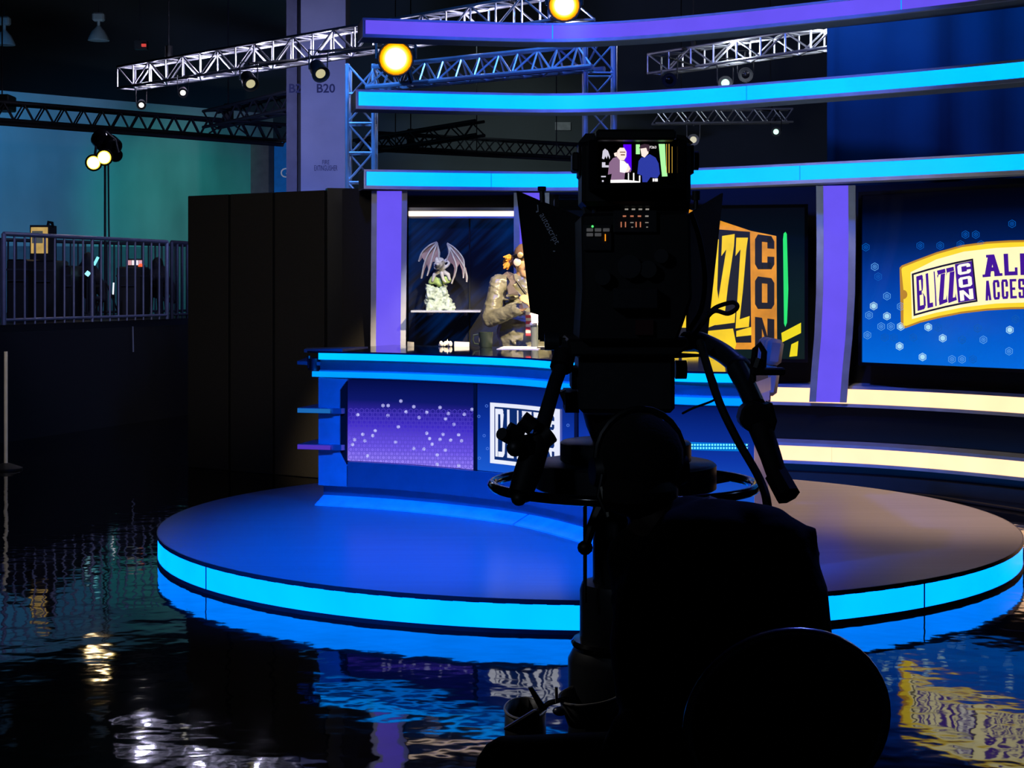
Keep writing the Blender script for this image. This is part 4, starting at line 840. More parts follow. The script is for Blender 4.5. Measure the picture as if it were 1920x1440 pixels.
# stanchion
sn = thing('stanchion', P(11, 880, 14.5), 'white slim post standing alone on the black floor', 'post')
c = V((P(11, 880, 14.5).x, 14.5, 0)); G().rod(c + V((0, 0, .05)), c + V((0, 0, 1.07)), .017).mk('post', mat('white_post', (.7, .66, .6), .5), sn, smooth=True); G().lathe([(.15, 0), (.15, .015), (.03, .06), (.01, .06)], c).mk('base', m_black, sn, smooth=True)
spot('stanchion_light', (-3.6, 12.2, 3.6), (-4.6, 14.5, .6), (1, .9, .8), 160, 16)
spot('banner_light', (-2.9, 25.5, 3.6), (-4.2, 29, 3.6), (.8, .9, 1), 90, 40)  # added unseen lamp that brightens the banner

# ---------------------------------------------------------------- shelf with winged sculpture
sf = thing('glass_shelf', P(835, 584, 13.3), 'thin glass shelf under the winged statue', 'shelf')
G().pbox(770, 582, 901, 586, 13.12, 13.7).mk('shelf_board', mat('clear_shelf_glass', (0.30, 0.33, 0.42), .15, var=.05), sf, bevel=.003)
for x in (800, 870): G().pbox(x, 586, x + 4, 592, 13.3, 13.72).mk('bracket', m_steel, sf)
m_rock = mat('green_grey_stone', (0.30, 0.38, 0.32), .8, var=.5, scale=22, bump=1.0)
m_drag = mat('grey_painted_resin', (0.36, 0.36, 0.34), .5, var=.3, scale=20); m_wing = mat('mauve_wing_membrane', (0.20, 0.13, 0.13), .6, var=.3, scale=12); m_moss = mat('green_painted_moss', (0.24, 0.34, 0.10), .8, var=.4, scale=20)
Z0 = P(835, 582, 13.3).z
C5 = lambda x, y, Y=13.3: P(680 + x / 4.236, 340 + y / 4.236, Y)
dg_ = thing('winged_statue', (C5(610, 1028).x, 13.3, Z0), 'grey winged beast statue perched on green rock on the glass shelf', 'statue')
g = G(); rr = random.Random(3)
for x, y, r in ((560, 1000, .06), (620, 1000, .065), (680, 1005, .055), (540, 930, .055), (600, 920, .06), (650, 950, .055), (560, 870, .045), (535, 850, .035), (640, 880, .045), (640, 820, .04), (600, 960, .06), (655, 900, .04)):
    g.ell(C5(x, y, 13.3 + rr.uniform(-.04, .04)), (r * rr.uniform(.8, 1.1), r, r * rr.uniform(.8, 1.2)), 8, Matrix.Rotation(rr.uniform(0, 3), 3, 'Y'))
g.prism([C5(500, 812, 13.26), C5(560, 870, 13.26), C5(560, 930, 13.26), C5(512, 930, 13.26)], (0, .08, 0)).prism([C5(700, 965, 13.25), C5(715, 1025, 13.25), C5(660, 1028, 13.25), C5(660, 990, 13.25)], (0, .08, 0))
a = C5(505, 1015); b = C5(715, 1028); g.box(((a.x + b.x) / 2, 13.3, Z0 + .015), (b.x - a.x, .17, .03))
g.blob('rock', m_rock, dg_, .008, 1, .045, .028)
g = G()
for x, y, r in ((545, 800, .03), (590, 790, .04), (640, 790, .04), (680, 790, .03), (560, 770, .03), (670, 765, .03), (610, 810, .04)): g.ell(C5(x, y), (r, r, r * .8), 8)
g.blob('mossy_ledge', m_moss, dg_, .011, 1, .02, .03)
g = G()
ln = lambda pts, r0, r1, Y=13.3: [g.cap(C5(*pts[i], Y), C5(*pts[i + 1], Y), r0 + (r1 - r0) * i / (len(pts) - 1), r0 + (r1 - r0) * (i + 1) / (len(pts) - 1), 8) for i in range(len(pts) - 1)]
g.cap(C5(615, 640, 13.22), C5(630, 730, 13.3), .04, .028, 10); g.ell(C5(610, 655, 13.2), (.036, .05, .036)); ln([(600, 640), (590, 612), (580, 640), (600, 668), (620, 655)], .016, .01, 13.17)
g.ell(C5(597, 660, 13.15), (.020, .035, .016)); ln([(585, 640), (578, 615), (590, 598)], .008, .002, 13.16); ln([(615, 640), (640, 620), (652, 605)], .008, .002, 13.16); ln([(575, 655), (560, 650)], .006, .002, 13.15)
ln([(640, 690), (672, 672), (690, 650), (680, 632), (660, 640)], .016, .006, 13.25)
ln([(640, 720), (680, 740), (690, 780)], .022, .012, 13.27); ln([(600, 720), (570, 740), (555, 790)], .022, .012, 13.27); ln([(600, 690), (575, 690), (570, 660)], .014, .008, 13.2); ln([(628, 730), (640, 780), (660, 800)], .018, .008, 13.22)
ln([(600, 640), (605, 560), (590, 485)], .016, .007); ln([(650, 640), (690, 600), (672, 495)], .016, .007)
g.blob('beast_body', m_drag, dg_, .006, 2)
def wing(edge, bones, root, cx):
    """leathery wing: a cupped membrane with a bone along each finger"""
    dep = lambda x, y: 13.26 - .05 * math.sin(min(abs(x - cx) / 190, 1) * 2.6) + .03 * (y - 600) / 200
    g = G(); pts = [C5(x, y, dep(x, y)) for x, y in edge]; n = len(pts)
    g.prism(pts, (0, .007, 0)); g.mk('wing_membrane', m_wing, dg_)
    for b in bones: G().cord([C5(x, y, dep(x, y) - .006) for x, y in b], .0065, 6, 4).mk('wing_bone', m_drag, dg_, smooth=True)
wing([(588, 482), (545, 500), (500, 535), (462, 572), (450, 600), (446, 634), (460, 628), (474, 606), (492, 636), (476, 690), (464, 768), (474, 770), (492, 700), (512, 656), (520, 700), (512, 748), (522, 740), (540, 690), (556, 640), (580, 634), (612, 600), (604, 540)],
     [[(588, 482), (530, 508), (470, 566), (446, 636)], [(586, 490), (530, 560), (490, 650), (466, 772)], [(588, 500), (560, 580), (535, 670), (512, 750)], [(590, 485), (602, 550), (606, 620)]], (600, 640), 610)
wing([(672, 492), (702, 502), (742, 540), (784, 588), (806, 632), (802, 664), (822, 690), (832, 742), (828, 798), (820, 796), (816, 740), (806, 716), (804, 766), (796, 766), (788, 700), (768, 652), (748, 690), (738, 752), (708, 812), (702, 806), (722, 742), (728, 690), (716, 660), (690, 640), (662, 618), (684, 560)],
     [[(672, 492), (730, 530), (790, 600), (806, 660), (800, 768)], [(676, 498), (740, 580), (800, 670), (828, 750), (826, 800)], [(676, 505), (720, 600), (745, 690), (706, 812)], [(672, 495), (688, 560), (668, 625)]], (655, 640), 650)

# ---------------------------------------------------------------- presenter
m_skin = mat('skin_with_light', (0.66, 0.40, 0.18), .5, var=.06); m_jk = mat('grey_olive_leather', (0.15, 0.15, 0.105), .30, var=.35, scale=9, bump=1.0, stretch=(1, 1, 2.2)); m_brn = mat('brown_cap_cloth', (0.16, 0.085, 0.035), .85); m_hair = mat('orange_hair', (0.62, 0.24, 0.02), .6, var=.4, scale=30, stretch=(1, 1, .2))  # presenter's skin colour has the warm light put into it
m_jean = mat('dark_trousers', (0.02, 0.022, 0.03), .9); m_paper = mat('white_paper', (0.8, 0.8, 0.78), .8, var=.02)
Yp = 12.0; C9 = lambda x, y, Y=Yp: P(880 + x / 6.0, 430 + y / 6.0, Y)
wm = thing('person', (0.12, 12.05, 0.167), 'presenter in grey leather jacket and brown cap with orange ponytail standing behind desk', 'person')
hd = C9(640, 360); shR = C9(330, 590); shL = V((shR.x + .39, 12.1, shR.z)); neck = V((hd.x - .02, 12.04, shR.z + .10)); hip = V((.10, 12.05, 1.10)); el = C9(235, 1010, 11.92); wr = C9(600, 880, 11.72); elL = V((.37, 11.95, 1.42)); wrL = V((.17, 11.68, 1.50))
FD = V((.62, -.72, -.28)).normalized(); FS = V((.76, .65, 0)).normalized()
FR = Matrix((FS, -FD, FS.cross(-FD) * 1)).transposed()
if FR.col[2].z < 0: FR.col[2] = -FR.col[2]
def face_parts(g, c, R, s=1.0):
    """head: skull, jaw, nose, lips, brow, ears; R columns are side, back, up"""
    L_ = lambda x, y, z: c + R @ V((x, y, z)) * s
    g.ell(c, (.074 * s, .092 * s, .105 * s), 16, R); g.ell(L_(0, -.03, -.065), (.055 * s, .062 * s, .055 * s), 12, R); g.ell(L_(0, -.078, -.085), (.02 * s, .018 * s, .02 * s), 8, R)
    g.cap(L_(0, -.088, .012), L_(0, -.108, -.022), .009 * s, .014 * s, 8); g.ell(L_(0, -.082, -.055), (.024 * s, .012 * s, .009 * s), 8, R); g.ell(L_(0, -.08, .03), (.055 * s, .016 * s, .012 * s), 8, R)
    for sx in (-1, 1):
        g.ell(L_(sx * .076, .0, -.012), (.010 * s, .022 * s, .034 * s), 10, R); g.ell(L_(sx * .04, -.065, -.025), (.022 * s, .02 * s, .022 * s), 8, R)
def eyes(c, R, parent, s=1.0):
    g = G(); g2 = G()
    for sx in (-1, 1):
        g.ell(c + R @ V((sx * .031, -.083, .008)) * s, (.013 * s, .008 * s, .008 * s), 10, R); g2.ell(c + R @ V((sx * .031, -.09, .006)) * s, (.0055 * s, .004 * s, .0055 * s), 8, R)
    g.mk('eye', mat('eye_white', (.7, .68, .64), .3), parent, smooth=True); g2.mk('iris', mat('eye_iris', (.03, .02, .015), .2), parent, smooth=True)
def hand(g, wrist, d, up, curl=.6, s=1.0, side=1):
    """palm, four bent fingers of unequal length and an opposed thumb"""
    d = V(d).normalized(); up = (V(up) - d * V(up).dot(d)).normalized(); sd = d.cross(up) * side
    g.ell(wrist + d * .045 * s, (.04 * s, .05 * s, .018 * s), 10, Matrix((sd, d, up)).transposed())
    g.cap(wrist - d * .01, wrist + d * .02, .026 * s, .026 * s, 8)
    for k, ln_ in enumerate((.068, .078, .073, .056)):
        b = wrist + d * .085 * s + sd * (.030 - .020 * k) * s; a = 0.25; q = b
        for j, f in enumerate((.45, .32, .23)):
            a += curl * (.5 + .3 * j); dd = d * math.cos(a) - up * math.sin(a); n = q + dd * ln_ * f * s; g.cap(q, n, (.0095 - .001 * j) * s, (.0088 - .001 * j) * s, 8); q = n
    b = wrist + d * .03 * s + sd * .035 * s; q = b
    for j, (dx, f) in enumerate(((.75, .036), (.35, .03), (.1, .024))):
        n = q + (d * (.7 + .2 * j) + sd * dx - up * (.35 + .3 * j * curl)).normalized() * f * s; g.cap(q, n, .012 * s - .001 * j, .0105 * s - .001 * j, 8); q = n
g = G(); face_parts(g, hd, FR, 1.08); g.cap(neck - V((0, 0, .06)), hd - V((.02, -.02, .06)), .058, .054)
g.ell((shR + shL) / 2 - V((0, 0, .18)), (.165, .11, .24)).ell(hip + V((0, 0, .05)), (.16, .12, .15)).cap(shR + V((.07, 0, -.02)), shL - V((.07, 0, .02)), .045)
for s_, e_, w_, sg in ((shR, el, wr, 1), (shL, elL, wrL, -1)):
    g.cap(s_ - V((0, 0, .012)), e_, .042, .038).cap(e_, w_, .038, .028); hand(g, w_, (.5 * sg, -.25, .55), (-.6 * sg, -.6, .2), .55, 1.0, -sg)
for sx in (-.09, .09):
    g.cap(hip + V((sx, 0, -.03)), V((.10 + sx, 12.02, .64)), .085, .055).cap(V((.10 + sx, 12.02, .64)), V((.10 + sx, 12.05, .27)), .055, .038).cap(V((.10 + sx, 12.05, .205)), V((.10 + sx, 11.88, .197)), .04, .03)
g.blob('body', m_skin, wm, .0075, 3)
eyes(hd, FR, wm, 1.08)
g = G(); tc_ = (shR + shL) / 2
g.ell(tc_ - V((0, 0, .16)), (.172, .125, .25)).ell(tc_ - V((0, 0, .38)), (.215, .145, .22)).ell(hip + V((0, 0, .06)), (.215, .145, .13)).cap(shR + V((.03, 0, -.01)), shL - V((.03, 0, .01)), .066)
for s_, e_, w_ in ((shR, el, wr), (shL, elL, wrL)):
    s2_ = s_ - V((0, 0, .01)); g.cap(s2_, e_, .070, .062, 14).cap(e_, e_.lerp(w_, .86), .062, .046, 14)
    for k in range(5):
        f = .12 + .17 * k; p = s2_.lerp(e_, f); g.ell(p + V((rnd.uniform(-.012, .012), rnd.uniform(-.012, .0), 0)), (.076, .074, .013), 10, Matrix.Rotation(rnd.uniform(-.6, .6), 3, 'Y'))
        p = e_.lerp(w_, .1 + .14 * k); g.ell(p, (.018, .068 - .004 * k, .068 - .004 * k), 10, Matrix.Rotation(rnd.uniform(-.5, .5), 3, 'Y'))
for k in range(9): g.ell(tc_ + V((rnd.uniform(-.12, .10), -.125, -.12 - .05 * k)), (.07, .02, .014), 8, Matrix.Rotation(rnd.uniform(-.7, .7), 3, 'Y'))
g.blob('leather_jacket', m_jk, wm, .008, 2, .014, .045)
g = G(); cl = [C9(430, 470, 12.08), C9(500, 500, 11.98), C9(530, 600, 11.90), C9(470, 640, 11.88), C9(440, 560, 11.93), C9(370, 510, 12.05)]
g.prism(cl, (.0, -.018, 0)).mk('collar', mat('grey_collar', (.12, .10, .085), .7), wm, bevel=.004)
g = G(); g.prism([C9(455, 590, 11.87), C9(540, 700, 11.85), C9(560, 740, 11.86), C9(440, 735, 11.87), C9(420, 650, 11.88)], (0, -.012, 0)).mk('shoulder_patch', mat('grey_collar', (.1, .1, .1)), wm, bevel=.003)
g = G()
for k in range(8):
    y0_ = 930 + k * 34; m_ = None
    g = G(); g.pbox(880 + 634 / 6, 430 + y0_ / 6, 880 + 760 / 6, 430 + (y0_ + 34) / 6, 11.862, 11.885).mk('shirt_stripe', mat('red_stripe', (.45, .04, .05), .8) if k % 2 else mat('pale_stripe', (.55, .48, .36), .8), wm)
G().tube([C9(530, 580, 11.87), C9(600, 680, 11.86), C9(660, 760, 11.86)], .010).mk('lapel_edge', m_black, wm)
for sx in (-.09, .09):
    G().cap(V((.10 + sx, 12.05, 1.10)), V((.10 + sx, 12.02, .64)), .10, .068).cap(V((.10 + sx, 12.02, .64)), V((.10 + sx, 12.05, .24)), .068, .055).mk('trouser_leg', m_jean, wm, smooth=True)
    G().cap(V((.10 + sx, 12.07, .215)), V((.10 + sx, 11.86, .207)), .047, .038).box((.10 + sx, 11.96, .177), (.085, .28, .02)).mk('shoe', m_black, wm, smooth=True)
# cap, hair, ear piece
g = G(); g.ell(hd + FR @ V((0, .01, .045)), (.088, .108, .092), 16, FR); g.mk('cap', m_brn, wm, smooth=True)
g = G(); pk = [hd + FR @ V((.075 * math.sin(a), -.085 - .075 * math.cos(a), .045 + .01 * math.cos(a))) for a in [(-1.5 + 3.0 * k / 8) for k in range(9)]]; g.prism(pk, FR @ V((0, 0, .008))).mk('cap_peak', m_brn, wm)
g = G(); rr = random.Random(5); b = C9(505, 335, 12.1)
for k in range(26):
    e_ = C9(rr.uniform(380, 440), rr.uniform(305, 455), 12.1 + rr.uniform(-.05, .05)); g.tube([b + V((0, rr.uniform(-.02, .02), rr.uniform(-.02, .02))), b.lerp(e_, .5) + V((0, 0, rr.uniform(0, .02))), e_], [.012, .018, .006], 6)
g.mk('ponytail', m_hair, wm, smooth=True)
g = G(); g.ell(hd + FR @ V((0, .05, -.015)), (.080, .062, .070), 14, FR).mk('back_hair', mat('dark_navy_hair', (.02, .025, .06), .6), wm, smooth=True)
g = G(); g.tube([C9(500, 300, 11.99), C9(545, 290, 11.93), C9(610, 310, 11.90)], .012).mk('goggle_strap', m_black, wm, smooth=True); g = G(); g.lathe([(.022, 0), (.022, .012), (.012, .014)], C9(572, 290, 11.905), (0, -1, 0), 16).mk('goggle_button', mat('brass', (.6, .45, .2), .3, .8), wm, smooth=True)
G().lathe([(.028, 0), (.03, .02), (.018, .028)], C9(548, 370, 11.94), (-.3, -1, 0), 16).mk('headphone_cup', mat('pale_headphone', (.6, .5, .36), .4), wm, smooth=True)
G().prism([C9(590, 830, 11.69), C9(690, 785, 11.66), C9(720, 870, 11.66), C9(610, 890, 11.69)], (0, .012, 0)).mk('shirt_cuff', mat('white_cuff', (.75, .72, .66), .8), wm)
pp = G().prism([C9(690, 940, 11.62), C9(862, 925, 11.60), C9(780, 960, 11.6), C9(785, 1050, 11.58), C9(700, 1060, 11.6)], (0, .004, 0)).mk('script_sheet', m_paper); props(pp, 'white script sheet held up by the presenter over the grey tumbler', 'paper')

# things on the desk
DZ = 1.2166
def lay(pxs, Y, hgt, name, m, label, cat, group=None):
    pts = []
    for x, y in pxs:
        Yd = (EYE - DZ) * F / (y - HOR); pts.append(((x - 960) * Yd / F, Yd, DZ))
    return props(G().prism(pts, (0, 0, hgt)).mk(name, m, bevel=.001), label, cat, group)
lay([(931, 655), (1010, 655.5), (1022, 650.5), (945, 650)], 0, .004, 'paper_stack', m_paper, 'white paper stack before the presenter on the desk', 'paper')
lay([(1006, 654), (1026, 654.5), (1026, 652), (1008, 652)], 0, .006, 'marker_pen', m_black, 'dark pen beside the white paper stack', 'pen')
for x, lab in ((770, 'folded white note beside the violet post on the desk'), (866, 'folded white note nearer the dark mug on the desk')):
    Yd = 11.85; c = V(((x - 960) * Yd / F, Yd, DZ)); wdt = .024 if x < 800 else .055
    props(G().add([c + V((-wdt, -.02, 0)), c + V((wdt, -.02, 0)), c + V((wdt, .03, 0)), c + V((-wdt, .03, 0)), c + V((-wdt, 0, .035)), c + V((wdt, .005, .03))], [(0, 1, 5, 4), (3, 2, 5, 4), (0, 3, 4), (1, 2, 5), (0, 1, 2, 3)]).mk('folded_note', m_paper), lab, 'paper')
def tissue(x, lab):
    Yd = 11.8; c = V(((x - 960) * Yd / F, Yd, DZ)); g = G(); r = random.Random(x)
    for k in range(7): g.ell(c + V((r.uniform(-.04, .04), r.uniform(-.02, .02), .014 + r.uniform(0, .008))), (.022, .018, .014), 8, Matrix.Rotation(r.uniform(0, 3), 3, 'Y'))
    g.prism([c + V((-.01, 0, .01)), c + V((.02, 0, .012)), c + V((.012, .01, .055))], (0, .006, 0))
    props(g.mk('crumpled_tissue', m_paper), lab, 'tissue')
tissue(836, 'crumpled white tissue lying between the two folded notes')
def cup(x, Y, h, rt, rb, m, name, label, handle=False, lid=None):
    c = V(((x - 960) * Y / F, Y, DZ)); t = thing(name, c, label, 'cup')
    G().lathe([(rb * .9, 0), (rb, .006), (rt, h - .004), (rt, h), (rt - .004, h), (rb - .004, .01), (.001, .01)], c, n=24).mk('cup_body', m, t, smooth=True)
    if handle: G().tube([c + V((-rt * .95, 0, h * .85)), c + V((-rt - .035, 0, h * .8)), c + V((-rt - .042, 0, h * .5)), c + V((-rt - .03, 0, h * .25)), c + V((-rb * .95, 0, h * .2))], .007).mk('handle', m, t, smooth=True)
    if lid: G().lathe([(rt + .003, h - .004), (rt + .003, h + .012), (rt * .8, h + .02), (.001, h + .02)], c, n=24).mk('lid', lid, t, smooth=True)
cup(911, 11.62, .112, .053, .047, mat('dark_green_glaze', (.018, .028, .024), .3), 'mug', 'dark glazed mug with handle before the presenter', True)
cup(1003, 11.66, .165, .034, .026, mat('grey_tumbler', (.10, .12, .11), .4), 'tumbler', 'tall grey tumbler beside the script sheet on the desk', lid=m_paper)
# white tufted chair at the end of the desk
ch = thing('desk_chair', (1.47, 10.6, .167), 'white tufted high chair at the end of the presenter desk', 'chair')
m_lea = mat('cream_leather', (.50, .46, .42), .5, var=.08)
pa_, pb_ = P(1447, 634, 10.6), P(1432, 738, 10.6)
bk = G()
for k, (a, b) in enumerate(((0, .46), (.48, 1))):
    p, q = pa_.lerp(pb_, a), pa_.lerp(pb_, b); u_ = (q - p).normalized(); s_ = V((0, 1, 0)); n_ = u_.cross(s_)
    for j in (-1, 0, 1):
        G().box((p + q) / 2 + s_ * j * .145, (.105, .14, (q - p).length), M=Matrix((n_, s_, -u_)).transposed()).mk('back_cushion', m_lea, ch, bevel=.025, smooth=True)
G().lathe([(.20, .66), (.225, .69), (.225, .745), (.20, .77), (.001, .775)], (1.47, 10.6, .167), n=24).mk('seat', m_lea, ch, smooth=True)
G().rod((1.47, 10.6, .2), (1.47, 10.6, .83), .03).mk('column', m_steel, ch, smooth=True); G().lathe([(.22, 0), (.22, .015), (.05, .04), (.001, .04)], (1.47, 10.6, .167), n=24).mk('base', m_steel, ch, smooth=True)
G().tube([(1.60, 10.6, .86), (1.70, 10.6, .9), pb_ + V((.03, 0, .0)), pb_ + V((.06, 0, .12))], .018).mk('back_support', m_steel, ch, smooth=True)
# cable on the floor behind the stage
cb = G().cord([(2.2, 12.9, .012), (2.75, 12.75, .012), (3.0, 12.55, .014), (3.2, 12.62, .014), (3.5, 12.2, .012), (3.9, 11.5, .012)], .014).mk('floor_cable', m_rubber); props(cb, 'black cable lying between round stage and set wall', 'cable')

# ---------------------------------------------------------------- studio camera
YB = 4.15
sc_ = thing('studio_camera', P(1185, 640, 4.3), 'black studio camera with lit viewfinder seen from behind', 'camera')
m_cam = mat('camera_black', (0.0045, 0.0048, 0.006), .5, var=.2, scale=30); m_camg = mat('camera_dark_grey', (0.012, 0.014, 0.018), .45, var=.2, scale=30); m_tube = mat('blue_black_tube', (0.016, 0.022, 0.032), .35, .3)
vf = G().pbox(1091, 264, 1296, 386, 4.06, 4.30).mk('viewfinder', m_cam, sc_, bevel=.012)
G().prism([P(1098, 250, 4.1), P(1118, 250, 4.1), P(1118, 266, 4.1), P(1085, 266, 4.1)], (0, .18, 0)).mk('shoulder_left', m_cam, vf); G().prism([P(1268, 252, 4.1), P(1284, 254, 4.1), P(1300, 268, 4.1), P(1268, 268, 4.1)], (0, .18, 0)).mk('shoulder_right', m_cam, vf)
G().pbox(1118, 242, 1268, 262, 3.98, 4.26).mk('sun_hood', m_cam, vf, bevel=.006)
G().pbox(1104, 262, 1121, 352, 3.99, 4.06).pbox(1271, 262, 1288, 352, 3.99, 4.06).pbox(1104, 346, 1288, 356, 3.99, 4.06).mk('bezel', m_gloss, vf, bevel=.004)
G().pbox(1085, 270, 1091, 330, 4.10, 4.24).pbox(1073, 285, 1086, 320, 4.12, 4.22).mk('tilt_clamp', m_cam, vf, bevel=.004)
G().pbox(1296, 272, 1301, 325, 4.10, 4.24).mk('side_plate', m_cam, vf); G().rod(P(1301, 301, 4.16), P(1309, 301, 4.16), .025, n=16).mk('tilt_knob', m_cam, vf, smooth=True)
scr = G().pbox(1120, 262, 1272, 347, 4.050, 4.062).mk('display', mat('screen_black', (0.003, 0.003, 0.004), .1), vf)
Q = lambda x, y: (1060 + x / 6.26, 230 + y / 6.26)
def pic(polys, m, nm, Y):
    g = G()
    for p in polys: g.poly([P(*Q(*a), Y) for a in p])
    return g.mk(nm, m, scr)
rc = lambda a, b, c, d: [(a, b), (c, b), (c, d), (a, d)]
y1, y2, y3, y4 = 4.0485, 4.047, 4.0455, 4.044
pic([[(680, 255), (775, 255), (778, 560), (700, 560)]], glow('picture_violet', (.10, 0.0, .95), 1.0), 'picture_post', y1)
pic([[(1095, 250), (1170, 250), (1180, 500), (1200, 630), (1135, 632)], ], glow('picture_green', (.45, 1.0, .40), 1.0), 'picture_beam', y1)
pic([rc(828, 255, 875, 370)], MATS['picture_green'], 'picture_beam', y1)
pic([rc(1185, 250, 1192, 590), rc(1212, 250, 1222, 590), rc(1250, 280, 1256, 590)], glow('picture_gold', (.75, .45, .06), .9), 'picture_bars', y1)
pic([[(430, 420), (440, 330), (465, 305), (500, 330), (525, 400), (520, 430), (500, 380), (485, 425), (470, 390), (455, 430)], rc(430, 465, 470, 525), rc(470, 500, 510, 525), rc(420, 625, 475, 640), rc(430, 675, 450, 695)], glow('picture_pale', (.75, .72, .85), .9), 'picture_statue', y1)
pic([[(500, 610), (515, 470), (560, 415), (610, 400), (640, 440), (690, 440), (740, 490), (770, 540), (770, 580), (700, 590), (690, 690), (530, 690), (545, 600)]], glow('picture_mauve', (.30, .17, .30), .9), 'picture_jacket', y2)
pic([[(610, 330), (640, 295), (690, 295), (718, 340), (715, 400), (690, 440), (640, 440), (605, 400)], [(570, 360), (605, 345), (605, 395), (580, 395)], [(660, 490), (735, 480), (765, 540), (740, 580), (680, 585)]], glow('picture_skin', (1.0, .80, .72), 1.1), 'picture_face', y3)
pic([rc(640, 340, 705, 352), rc(650, 370, 700, 385)], glow('picture_brown', (.25, .12, .08), .9), 'picture_hair_detail', y4)
pic([[(640, 440), (690, 450), (740, 500), (700, 590), (640, 580)], [(530, 672), (700, 668), (880, 690), (880, 702), (530, 706)], rc(735, 590, 748, 680), rc(795, 590, 810, 680), rc(865, 620, 880, 690)], glow('picture_white', (1.0, .95, .95), 1.15), 'picture_paper', y4)
pic([[(845, 600), (860, 450), (890, 410), (930, 405), (990, 370), (1060, 410), (1095, 480), (1110, 600), (1080, 650), (1000, 640), (960, 698), (905, 698), (900, 620)]], glow('picture_blue_shirt', (.03, .05, .42), .9), 'picture_shirt', y2)
pic([[(880, 300), (930, 280), (975, 300), (975, 360), (930, 410), (895, 390)]], glow('picture_skin', (1, .8, .7)), 'picture_second_face', y3)
pic([[(865, 300), (885, 262), (930, 250), (985, 258), (990, 330), (965, 340), (950, 295), (885, 305)]], glow('picture_dark_hair', (.06, .03, .05), .9), 'picture_second_hair', y4)
def pic_word(word, x, y, h, m):
    vs, fs = font_polys(word); ys = [v[1] for v in vs]; k = h / (max(ys) - min(ys)); xs0 = min(v[0] for v in vs)
    return G().add([P(*Q(x + (v[0] - xs0) * k, y - (v[1] - min(ys)) * k), y4) for v in vs], fs).mk('picture_word', m, scr)
pic_word('F263', 990, 303, 30, MATS['picture_white']); pic([rc(1025, 655, 1045, 690), rc(1050, 655, 1085, 690)], MATS['picture_white'], 'picture_mug', y4)
G().pbox(1118, 386, 1276, 404, 4.10, 4.25).mk('viewfinder_mount', m_cam, sc_, bevel=.004)
G().prism([P(1092, 352, 4.15), P(1094, 386, 4.15), P(1100, 410, 4.15), P(1110, 410, 4.15), P(1110, 352, 4.15)], (0, .12, 0)).prism([P(1288, 352, 4.15), P(1294, 380, 4.15), P(1290, 410, 4.15), P(1276, 410, 4.15), P(1276, 352, 4.15)], (0, .12, 0)).mk('yoke', m_cam, sc_)
bd = G().prism([P(*p, 4.08) for p in [(1090, 400), (1294, 396), (1298, 560), (1270, 640), (1086, 640), (1092, 540)]], (0, .42, 0)).mk('camera_body', m_cam, sc_, bevel=.008)
G().pbox(1094, 420, 1147, 470, 4.068, 4.08).mk('switch_plate', m_camg, bd, bevel=.002); G().pbox(1150, 394, 1232, 436, 4.066, 4.08).mk('control_plate', m_camg, bd, bevel=.002)
m_key = mat('grey_key', (.10, .10, .11), .5, emit=(.05, .05, .052), power=1.0)  # faint glow in the material stands in for light on the keys
for k in range(5):
    kx, ky = 1100 + (k % 3) * 15.5, 428 + (k // 3) * 9; G().pbox(kx, ky, kx + 12, ky + 6, 4.060, 4.068).mk('key', m_key, bd, bevel=.001)
G().ell(P(1111, 424.5, 4.064), (.003,) * 3).mk('status_light', glow('led_green', (.1, 1, .2), 1.3), bd)
sign('1', 1134, 452, 13, 4.058, bd, glow('tally_orange', (1.0, .32, .01), 1.2), name='tally_number')
m_kr = glow('key_legend_red', (.65, .22, .12), .8); m_kw = glow('key_legend_white', (.35, .32, .28), .8)
for k in range(4):
    x = 1168 + k * 14; G().pbox(x, 404, x + 6, 406.5, 4.062, 4.066).mk('legend_light', m_kr if k < 3 else m_kw, bd)
    if k % 2 == 0:
        for sx in (0, 8): G().pbox(x - 4 + sx, 416, x - 2.2 + sx, 426, 4.062, 4.066).mk('legend_light', m_kr, bd)
    else:
        G().pbox(x, 416.5, x + 6, 418, 4.062, 4.066).pbox(x + 2, 425, x + 5, 426.5, 4.062, 4.066).mk('legend_light', m_kw, bd)
    G().pbox(1172 + k * 13, 391, 1178 + k * 13, 393.5, 4.09, 4.1).mk('legend_light', m_kw, bd)
for x, y, r in ((1180, 500, .03), (1215, 505, .022), (1130, 520, .02), (1240, 480, .018)): G().rod(P(x, y, 4.05), P(x, y, 4.085), r, n=16).mk('connector', m_camg, bd, smooth=True)
G().pbox(1150, 540, 1235, 580, 4.03, 4.08).mk('battery_plate', m_camg, bd, bevel=.004); G().pbox(1192, 600, 1225, 628, 4.066, 4.08).mk('red_label', mat('dull_red_label', (.03, .003, .004), .8), bd)
G().rod(P(1190, 520, 4.50), P(1190, 520, 4.95), .11, n=24).mk('lens_barrel', m_cam, sc_, smooth=True); G().lathe([(.09, 0), (.08, .02), (.001, .03)], P(1190, 520, 4.95), (0, 1, 0), 24).mk('lens_glass', m_gloss, sc_, smooth=True)
